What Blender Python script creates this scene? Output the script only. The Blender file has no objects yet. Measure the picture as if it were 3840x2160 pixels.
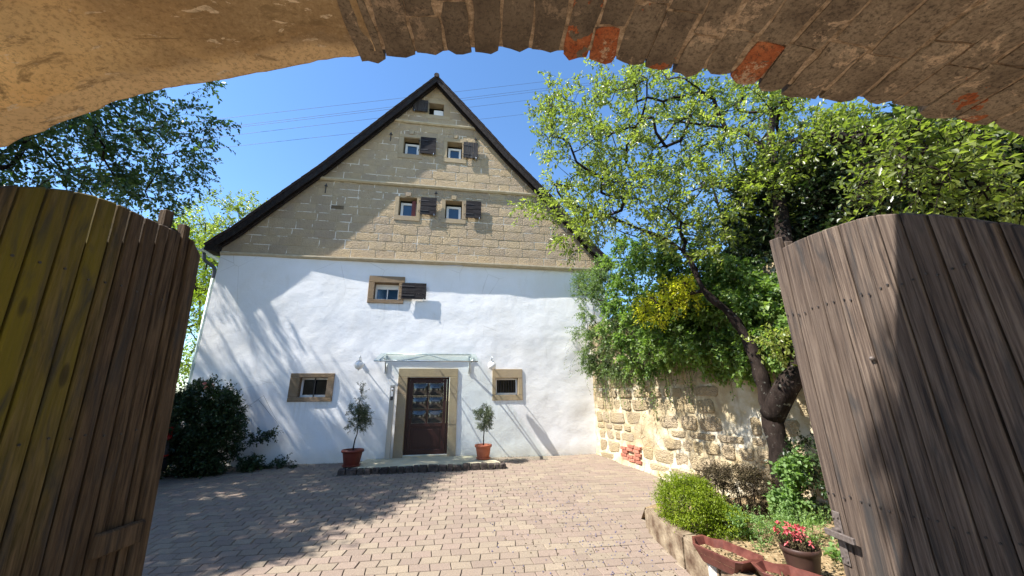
import bpy, bmesh, math, random
import numpy as np
from mathutils import Vector, Matrix, noise
random.seed(11); rng = np.random.default_rng(11)
SC = bpy.context.scene; COL = SC.collection
# ---------------------------------------------------------------- camera, light, exposure
cam = bpy.data.objects.new('camera', bpy.data.cameras.new('camera')); COL.objects.link(cam)
cam.data.sensor_width = 36.0; cam.data.lens = 1387.0/3840.0*36.0
cam.data.clip_start = .05; cam.data.clip_end = 2000
CR = Matrix(((0.986656,-0.036928,-0.158574),(-0.162487,-0.28533,-0.944556),(-0.010365,0.957718,-0.287523)))
cam.matrix_world = Matrix.Translation((0,0,1.6)) @ CR.to_4x4()
SC.camera = cam
TO_SUN = Vector((-4.21,-1.0,5.5)).normalized()
w = bpy.data.worlds.new('World'); SC.world = w; w.use_nodes = True
nt = w.node_tree; bg = nt.nodes['Background']
sky = nt.nodes.new('ShaderNodeTexSky'); sky.sky_type = 'NISHITA'; sky.sun_disc = False
sky.sun_elevation = math.asin(TO_SUN.z); sky.sun_rotation = math.atan2(TO_SUN.x, TO_SUN.y)
sky.altitude = 300; sky.air_density = 1.0; sky.dust_density = 0.15; sky.ozone_density = 2.5
hs = nt.nodes.new('ShaderNodeHueSaturation'); hs.inputs['Saturation'].default_value = 1.14
nt.links.new(sky.outputs[0], hs.inputs['Color']); nt.links.new(hs.outputs[0], bg.inputs[0]); bg.inputs[1].default_value = 0.122
sl = bpy.data.lights.new('sun', 'SUN'); sl.energy = 5.0; sl.angle = math.radians(.53); sl.color = (1.0,.95,.87)
so = bpy.data.objects.new('sun', sl); COL.objects.link(so); so.rotation_euler = TO_SUN.to_track_quat('Z','Y').to_euler()
so.location = (-20,-5,30)
SC.view_settings.view_transform = 'Standard'; SC.view_settings.look = 'None'
SC.view_settings.exposure = 1.38; SC.view_settings.gamma = 1; SC.view_settings.use_curve_mapping = False
SC.render.engine = 'CYCLES'; SC.cycles.max_bounces = 8; SC.cycles.diffuse_bounces = 5; SC.cycles.transmission_bounces = 6
SC.cycles.transparent_max_bounces = 8
D = 10.852; WZ = .09
def gz(x, y):                                     # height of the sloping courtyard
    return WZ - .06*(D - max(1.0, min(y, 12.0)))
def wallx(y): return 4.25 + .18*(D - y)
AX = Vector((.1414,.98995,0)); LA = Vector((.98995,-.1414,0))
def gp(u, d, z): return (LA.x*u + AX.x*d, LA.y*u + AX.y*d, z)    # gate frame -> world

GATE_TOP = 4.27
RECTS = {'W5o': (-2.415,-1.407,4.295,5.116),'W5': (-2.251,-1.561,4.409,4.919),'S5': (-1.466,-0.764,4.425,4.918),'Do': (-1.379,0.238,0.128,2.444),'D': (-1.134,0.016,0.22,2.214),'W7o': (1.219,2.093,1.569,2.436),'W7': (1.32,1.962,1.721,2.18),'W6o': (-4.127,-3.037,1.588,2.314),'W6': (-3.893,-3.208,1.705,2.204),'W3': (-1.783,-1.269,9.398,10.04),'S3': (-1.234,-0.731,9.418,10.06),'W4o': (-0.484,0.294,9.213,10.177),'W4': (-0.353,0.151,9.383,10.024),'S4': (0.193,0.682,9.405,10.028),'W1o': (-1.886,-1.102,6.972,7.812),'W1': (-1.763,-1.219,7.133,7.789),'S1': (-1.095,-0.602,7.185,7.792),'W2o': (-0.452,0.339,6.978,7.811),'W2': (-0.321,0.209,7.134,7.778),'S2': (0.329,0.827,7.171,7.786),'W0': (-1.037,-0.533,11.07,11.551),'S0': (-1.574,-1.069,11.1,11.572),'K1': (-1.589,-1.404,7.818,7.953),'K2': (-0.144,0.029,7.815,7.941),'K3': (-1.639,-1.457,10.065,10.213),'K4': (-0.166,-0.01,10.061,10.213),'patch': (-3.76,-3.374,7.205,7.349)}
ROOF_LT = [(-0.827,10.552,12.433),(-2.122,10.552,10.917),(-4.132,10.552,8.496),(-4.808,10.552,7.757),(-5.515,10.552,6.974),(-6.123,10.552,6.283),(-6.532,10.552,5.903),(-6.721,10.552,5.71)]
ROOF_LW = [(-0.823,10.852,12.362),(-2.151,10.852,10.782),(-4.201,10.852,8.321),(-4.453,10.852,8.07),(-5.885,10.852,6.36),(-6.25,10.852,6.019),(-6.49,10.852,5.8)]
ROOF_RT = [(-0.81,10.552,12.46),(0.171,10.552,11.366),(1.099,10.552,10.296),(1.753,10.552,9.515),(3.146,10.552,8.036),(4.417,10.552,6.467)]
ROOF_RW = [(-0.823,10.852,12.362),(-0.68,10.852,12.3),(0.077,10.852,11.313),(0.764,10.852,10.655),(1.619,10.852,9.601),(2.408,10.852,8.684),(2.732,10.852,8.258)]
TRUNK = [(4.469,4.9,-0.121),(4.586,4.9,0.57),(4.549,4.9,1.187),(4.549,4.9,1.548),(4.504,4.9,1.924),(4.512,5.0,2.369),(4.369,5.1,2.846),(4.047,5.2,3.26),(3.919,5.4,4.037),(3.242,5.7,4.593),(2.362,6.0,5.068),(2.119,6.2,5.275)]
TRUNK_R = [(4.562,4.9,1.33),(4.606,4.6,1.724),(4.855,4.5,2.079),(4.975,4.5,2.848),(5.133,4.6,3.959),(5.342,4.7,4.694),(5.508,4.8,5.395),(5.708,4.9,6.166),(6.071,5.0,7.034)]
TRUNK_R2 = [(5.508,4.8,5.395),(5.479,4.9,5.908),(5.325,5.0,6.318),(4.99,5.1,6.479),(4.008,5.4,6.792)]
TRUNK_R3 = [(5.678,4.85,5.893),(5.969,4.6,5.96),(6.463,4.3,5.999),(6.729,4.0,5.835)]
LEFT_CL = [(-12.42,5.37,9.9),(-12.1,8.67,9.19),(-12.4,8.27,8.24),(-7.76,7.86,9.17),(-11.01,8.71,7.17),(-13.76,7.68,7.96),(-12.64,8.35,5.75),(-10.23,5.98,12.31),(-11.55,4.75,8.2),(-10.12,6.01,9.03),(-8.59,7.83,9.56),(-12.91,5.87,9.73),(-12.44,7.31,5.8),(-10.18,5.53,4.47),(-11.22,5.5,11.74),(-12.46,6.74,8.79),(-12.25,5.66,11.15),(-11.62,8.16,8.53),(-11.28,5.07,10.33),(-11.62,4.68,5.23),(-8.97,8.83,9.93),(-13.11,8.56,10.0),(-12.13,6.4,11.33),(-10.92,4.89,5.68),(-8.56,5.38,8.92),(-8.12,3.91,5.76),(-7.57,6.17,8.41),(-11.27,9.51,8.96),(-13.24,6.16,5.68),(-12.5,7.62,12.29),(-12.3,8.78,7.64),(-10.44,6.65,5.22),(-9.38,6.91,3.39),(-11.28,8.69,4.74),(-10.44,6.24,8.9),(-12.64,4.99,8.63),(-12.13,6.55,6.77),(-8.21,8.11,5.15),(-9.46,8.69,8.3),(-9.87,8.79,8.42),(-6.58,8.78,9.75),(-10.35,5.91,3.76),(-11.46,5.09,6.22),(-12.35,6.28,7.79),(-11.43,6.87,13.15),(-8.14,8.8,9.67),(-6.34,4.98,5.31),(-8.97,5.76,10.24),(-7.25,7.33,4.0),(-11.33,4.19,10.86),(-11.18,3.61,10.12),(-6.91,7.84,6.2),(-7.89,4.61,4.66),(-11.57,7.91,12.45),(-10.68,5.5,11.85),(-10.96,9.24,7.03),(-9.51,5.62,6.03),(-8.63,4.98,5.16),(-7.23,8.24,6.15),(-10.39,6.36,6.27),(-9.86,6.93,4.92),(-11.69,6.53,12.53),(-13.05,4.49,6.72),(-11.49,3.81,5.86),(-13.35,5.47,6.06),(-11.39,5.02,7.32),(-14.0,7.13,7.23),(-10.81,7.52,4.52),(-9.93,7.11,5.5),(-13.89,7.23,6.31),(-9.01,9.12,5.62),(-13.77,5.26,8.33),(-9.59,7.72,5.85),(-10.45,3.43,7.53),(-11.92,7.77,11.41),(-8.7,8.15,5.31),(-11.67,4.75,11.03),(-11.66,4.45,7.5),(-13.67,8.2,10.04),(-11.54,3.36,8.09),(-9.49,4.88,8.28),(-10.64,5.4,6.93),(-10.58,6.9,13.3),(-9.31,7.96,5.61),(-11.42,4.86,4.78),(-7.93,9.12,6.56),(-11.27,6.21,11.21),(-11.71,7.35,7.0),(-11.86,4.15,5.83),(-7.16,7.22,5.3),(-10.72,4.44,5.3),(-9.85,3.88,8.87),(-10.25,7.0,7.49),(-9.97,6.67,4.47),(-7.88,6.01,7.59),(-9.4,6.19,3.44),(-8.86,7.35,5.62),(-5.81,8.32,7.92),(-8.64,6.16,3.62),(-13.14,7.46,10.75),(-8.69,4.96,6.49),(-7.32,6.76,6.91),(-9.86,7.42,11.42),(-11.34,8.69,9.78),(-11.65,5.59,9.21),(-11.86,7.15,9.63),(-9.34,7.53,12.85),(-11.91,4.15,9.46),(-10.75,4.37,6.29),(-9.11,8.19,10.84),(-11.63,6.23,4.28),(-11.21,7.97,8.9),(-10.55,9.1,5.66),(-11.77,5.26,9.61),(-10.18,7.16,11.62),(-11.85,8.27,6.49),(-13.78,6.04,5.84),(-9.42,5.97,11.16),(-12.06,8.54,8.29),(-8.77,7.89,4.33),(-13.15,7.46,11.32),(-9.79,5.58,7.26),(-9.16,4.76,8.67),(-10.57,5.53,4.8),(-12.68,7.08,7.96),(-8.52,5.39,4.86),(-6.3,8.53,7.68),(-9.75,7.24,10.83),(-9.48,9.28,9.11),(-11.6,6.02,10.64),(-9.7,7.36,10.16),(-8.52,8.75,7.43),(-13.86,5.88,7.51),(-6.67,6.02,6.83),(-9.88,8.57,5.38),(-10.29,9.66,9.78),(-9.08,8.67,6.23),(-12.69,6.87,11.79),(-10.83,4.84,8.14),(-10.36,8.4,4.77),(-11.93,8.82,10.34),(-8.17,9.11,5.92),(-12.54,4.77,8.28),(-8.77,6.49,8.76),(-9.43,4.61,7.55),(-5.68,7.59,6.61),(-10.86,5.32,9.24),(-9.19,7.67,11.06),(-11.29,6.97,6.31),(-10.66,6.03,7.64),(-7.39,7.52,7.51),(-8.05,8.46,6.21),(-10.51,8.74,9.44),(-6.88,7.27,7.99),(-11.33,4.58,10.94),(-9.17,8.5,4.1),(-12.1,4.49,10.42),(-8.07,5.63,7.35),(-8.04,6.46,5.89),(-9.83,7.21,4.44),(-10.6,3.91,5.85),(-8.95,4.03,4.94),(-12.5,4.8,10.18),(-10.43,6.23,11.68),(-7.4,6.4,4.67),(-12.48,6.91,12.17),(-9.68,4.98,4.8),(-8.84,4.32,6.48),(-8.99,4.61,6.15),(-11.88,4.93,6.95),(-8.47,8.78,5.11),(-12.55,7.03,5.06),(-11.12,6.52,5.32),(-11.88,7.11,3.88),(-9.71,8.11,10.63),(-11.2,9.04,5.12),(-10.15,8.77,4.88),(-12.72,5.07,7.38),(-10.45,8.41,5.68),(-7.36,6.03,6.95),(-13.27,6.76,7.66),(-6.88,4.98,6.02),(-8.54,4.88,7.67),(-10.98,9.57,6.35),(-12.74,7.54,9.32),(-8.61,9.61,5.96),(-8.39,6.32,4.73),(-10.97,5.92,5.71),(-9.16,7.96,8.84),(-10.74,6.34,5.7),(-8.62,4.68,7.15),(-13.88,7.12,6.83),(-11.5,8.97,8.93),(-11.01,6.49,13.37),(-9.93,3.62,7.73),(-12.85,8.13,5.52),(-10.3,5.46,10.16),(-10.92,8.04,7.22),(-9.96,6.92,6.52),(-8.75,8.89,7.77),(-10.81,4.43,4.69),(-7.89,7.06,4.11),(-8.57,9.89,8.53),(-10.07,3.86,7.33),(-12.21,8.67,6.48),(-12.36,6.02,6.19),(-8.7,6.63,5.14),(-11.94,7.68,8.33),(-11.21,6.91,9.86),(-12.21,3.87,8.58),(-9.95,6.21,3.76),(-7.49,6.15,5.77),(-8.1,5.15,4.38),(-11.99,4.84,6.12),(-12.36,5.49,10.47),(-12.33,8.59,6.84),(-10.04,8.04,13.07),(-9.25,4.72,4.55),(-11.77,7.27,12.19),(-8.04,7.61,6.4),(-13.1,5.81,5.02),(-10.63,8.9,10.03),(-10.88,6.55,3.88),(-11.62,5.29,4.5),(-9.67,5.55,9.99),(-12.09,7.41,4.39),(-10.82,4.53,7.12),(-10.74,3.46,9.77),(-11.33,8.0,7.68),(-13.1,8.22,10.36),(-13.43,6.23,10.39),(-11.38,6.84,3.81),(-9.68,5.6,5.27),(-11.5,7.69,5.69),(-10.86,5.55,12.31),(-8.09,4.15,6.64),(-8.24,8.66,11.03),(-10.96,3.97,6.91),(-10.59,3.96,8.03),(-12.01,6.11,8.79),(-12.06,5.39,11.7),(-7.9,5.21,4.03),(-12.28,7.81,7.76),(-12.0,6.14,10.65),(-9.53,8.47,6.12),(-10.88,7.28,9.08),(-7.2,6.42,6.28),(-9.63,7.09,8.66),(-11.36,6.76,8.24),(-7.82,6.64,4.03),(-13.23,5.93,7.73),(-13.84,5.69,9.32),(-10.85,4.63,10.49),(-12.95,7.25,8.85),(-11.33,7.72,5.19),(-13.2,7.29,6.59),(-11.13,5.03,8.35),(-7.35,8.39,9.74),(-11.04,5.63,11.39),(-9.74,6.89,3.82),(-10.14,6.43,5.71),(-10.33,4.77,4.6),(-8.03,6.18,6.31),(-13.16,7.11,5.04),(-9.5,8.39,12.14),(-11.19,4.3,10.46),(-9.8,4.66,5.26),(-10.49,7.4,8.29),(-9.56,8.65,8.75),(-11.08,6.24,8.59),(-12.14,4.2,10.8),(-9.45,4.96,5.58),(-11.19,9.02,10.94),(-10.52,5.09,8.2),(-13.05,7.77,6.7),(-12.74,9.09,8.22),(-9.5,4.11,5.04),(-12.45,7.79,10.8),(-12.82,6.55,6.84),(-11.13,8.1,5.03),(-6.46,9.06,7.31),(-8.64,8.92,9.3),(-8.47,5.84,9.51),(-7.57,4.7,5.93),(-9.0,6.7,5.48),(-12.19,4.8,11.67),(-9.25,6.69,4.11),(-12.43,8.28,10.21),(-8.53,5.66,5.65),(-10.1,7.34,3.65),(-9.95,5.56,9.16),(-7.01,5.69,6.59),(-13.73,8.27,9.31),(-8.84,6.15,8.47),(-6.23,7.69,7.34),(-13.42,6.98,10.21),(-8.93,7.96,3.76),(-9.61,7.83,9.21),(-11.32,5.3,12.05),(-13.46,6.93,6.44),(-10.92,8.8,5.6),(-13.65,5.82,7.11),(-12.8,7.75,11.73),(-7.72,8.99,8.77),(-13.47,7.6,6.63),(-13.65,6.29,8.49),(-10.29,7.07,7.06),(-12.44,6.42,4.17),(-11.92,5.66,7.36),(-12.67,4.56,5.67),(-8.01,8.5,10.3),(-13.68,4.97,7.25),(-10.93,6.67,12.37),(-11.42,3.62,9.37),(-6.87,8.12,4.76),(-12.53,5.51,5.24),(-7.32,8.23,5.25),(-12.58,8.2,11.73),(-11.56,8.82,5.24),(-11.52,6.27,8.27),(-10.93,7.35,4.11),(-11.65,5.63,12.37),(-11.37,8.62,6.83),(-9.3,6.93,10.94),(-7.94,7.14,3.68),(-12.53,5.53,8.51),(-10.63,4.52,7.71),(-11.27,3.93,7.26),(-12.4,5.31,11.0),(-10.29,7.0,12.88),(-9.88,5.49,11.5),(-12.05,5.54,12.18),(-8.53,6.76,10.09),(-7.93,7.67,7.36),(-12.41,8.82,10.12),(-8.74,8.25,12.45),(-13.29,5.04,9.41),(-13.01,4.7,10.16),(-13.96,5.38,9.68),(-7.39,4.7,6.7),(-8.03,5.42,5.44),(-11.81,8.52,11.85),(-13.7,8.41,8.4),(-13.34,6.04,9.69),(-7.86,8.05,7.32),(-7.82,6.63,5.53),(-10.41,6.25,5.16),(-11.03,5.9,5.2),(-11.93,7.92,5.94),(-9.0,8.52,11.67),(-12.86,4.06,9.0),(-11.8,6.6,5.79),(-9.97,8.11,11.56),(-7.85,4.63,7.1),(-11.84,7.48,5.71),(-9.06,3.56,7.32),(-6.51,7.71,5.67),(-9.19,8.64,4.46),(-11.83,7.56,7.62),(-13.01,5.56,10.72),(-10.82,5.66,11.05),(-9.22,6.68,7.4),(-11.35,7.93,6.3),(-10.59,5.53,4.18),(-10.15,7.4,8.73),(-11.77,3.8,6.16),(-6.09,8.2,5.76),(-7.79,7.51,9.96),(-6.7,7.21,6.33),(-10.82,3.87,7.41),(-9.33,7.82,10.7),(-12.83,6.7,5.76),(-11.65,8.32,5.2),(-9.97,4.67,6.96),(-9.05,7.5,12.16),(-13.69,4.77,7.71),(-11.48,6.72,4.96),(-13.22,8.1,7.87),(-11.84,5.33,10.03),(-12.48,7.56,11.48),(-12.52,6.14,5.17),(-11.73,7.36,11.79),(-12.3,5.71,11.73),(-9.25,7.12,7.41),(-12.09,7.02,10.33),(-7.45,8.17,8.06),(-11.55,8.46,7.64),(-11.82,9.62,7.41),(-13.18,6.02,9.2),(-7.94,9.51,6.86),(-9.41,7.92,5.01),(-13.82,6.43,10.16),(-10.48,4.2,8.58),(-8.84,5.49,5.14),(-11.59,8.0,11.41),(-13.01,8.57,9.24),(-8.07,7.65,4.62),(-11.62,4.25,11.14),(-10.75,8.52,6.45),(-13.42,8.03,9.47),(-8.53,6.6,6.94),(-9.94,3.67,8.18),(-6.98,4.89,5.49),(-10.1,8.36,7.8),(-9.53,8.33,6.68),(-10.0,7.59,11.85),(-10.37,8.7,11.89),(-6.89,8.19,9.92),(-10.44,6.25,11.26),(-11.38,5.48,4.23),(-11.92,8.17,7.96),(-12.04,8.11,8.83),(-6.98,6.55,4.68),(-11.51,8.21,5.83),(-12.16,6.66,9.41),(-11.88,9.26,9.23),(-9.69,4.28,9.57),(-12.3,5.23,5.45),(-12.07,6.58,8.14),(-9.88,7.83,4.77),(-6.35,8.89,6.85),(-10.87,6.1,8.91),(-6.89,7.15,6.7),(-10.61,3.38,8.14),(-10.18,6.52,12.42),(-5.75,7.28,5.88),(-11.1,6.81,6.62),(-12.82,7.42,4.87),(-9.9,6.11,5.81),(-12.16,7.93,5.05),(-10.31,4.22,10.79),(-12.16,4.15,7.15),(-9.65,8.55,10.09),(-12.34,7.29,12.03),(-11.11,6.47,12.71),(-7.84,9.28,7.6),(-6.42,6.51,5.41),(-11.08,7.58,7.02),(-12.62,8.16,9.76),(-9.08,6.31,10.6),(-9.06,4.12,8.28),(-10.14,4.99,8.91),(-8.25,5.78,6.43),(-6.97,8.98,6.91),(-10.85,7.25,13.18),(-10.23,6.89,12.47),(-9.56,3.59,5.64),(-11.46,8.27,11.69),(-13.03,4.82,8.12),(-9.55,7.55,6.38),(-12.36,7.54,9.64),(-8.68,3.59,6.65),(-12.24,6.62,10.1),(-7.06,6.1,4.14),(-11.92,5.87,4.1),(-13.26,4.24,8.79),(-8.8,7.69,11.53),(-12.52,6.37,8.18),(-13.44,5.36,9.2),(-10.35,8.04,10.36),(-6.52,5.66,6.05),(-12.79,8.0,7.12),(-8.55,4.52,8.17),(-10.08,5.46,8.46),(-11.1,6.76,11.13),(-10.95,5.71,7.34),(-8.93,8.68,10.73),(-9.25,4.63,6.89),(-10.23,5.25,10.97),(-11.82,8.11,5.61),(-7.13,8.46,10.16),(-6.72,7.46,6.01),(-12.86,5.46,11.4),(-8.88,8.14,7.0),(-9.58,6.14,6.43),(-12.34,4.43,6.09),(-7.75,5.86,5.83),(-9.9,3.34,7.11),(-10.92,7.29,5.26),(-7.97,7.13,6.52),(-8.64,7.23,4.46),(-9.15,3.81,5.39),(-10.24,9.08,6.66),(-8.08,7.32,6.13),(-9.78,5.62,4.87),(-11.56,5.92,11.34),(-7.23,4.93,4.6),(-12.2,7.31,8.45),(-11.19,8.08,11.91),(-6.77,8.76,8.69),(-13.73,5.47,6.67),(-11.8,5.59,6.78),(-7.09,8.11,7.38),(-12.38,6.72,12.66),(-8.93,7.46,7.08),(-10.93,8.41,12.09),(-12.94,4.47,7.44),(-12.43,6.61,5.48),(-7.94,4.43,5.16),(-8.35,6.38,7.73),(-8.35,7.02,5.44),(-10.78,8.43,10.69),(-8.96,5.69,3.87),(-6.74,7.51,4.78),(-13.12,4.86,5.8),(-8.86,3.78,5.78),(-9.15,5.21,7.03),(-9.0,8.77,5.04),(-8.12,7.63,7.95),(-10.85,4.08,10.54),(-11.85,8.08,9.82),(-10.79,8.5,8.82),(-12.79,8.61,10.73),(-10.13,8.05,5.05),(-9.43,5.77,5.55),(-6.07,5.83,6.07),(-11.87,9.06,7.74),(-10.82,9.33,9.24),(-12.67,5.72,8.08),(-11.36,5.99,5.68),(-8.79,8.57,5.56),(-10.07,8.02,7.45),(-7.57,8.66,5.3),(-11.28,4.38,9.55),(-9.54,5.82,7.06),(-8.59,7.02,5.14),(-12.37,4.34,9.05),(-10.47,4.62,4.26),(-10.01,6.12,3.33),(-12.38,8.65,8.76),(-7.98,7.95,11.23),(-8.05,8.64,6.56),(-9.32,8.41,7.96),(-10.66,8.29,4.33),(-7.37,8.51,4.99),(-7.85,8.81,9.18),(-13.31,7.36,8.79),(-7.02,9.09,6.05),(-8.98,7.38,9.73),(-12.6,4.24,6.33),(-8.67,8.57,4.67),(-8.3,4.89,4.59),(-6.93,7.87,4.46),(-11.04,3.86,11.15),(-11.46,5.48,11.32),(-11.04,5.16,10.81),(-7.3,8.99,8.15),(-11.28,4.92,4.26),(-8.59,5.26,6.16),(-11.94,5.95,11.44),(-10.06,4.68,7.47),(-10.16,7.44,4.31),(-11.37,6.05,6.45),(-8.4,6.8,3.64),(-13.64,6.46,10.79),(-7.74,8.61,9.94),(-8.1,5.83,5.16),(-10.83,8.02,5.59),(-10.86,7.92,10.65),(-10.69,8.36,5.34)]
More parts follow.
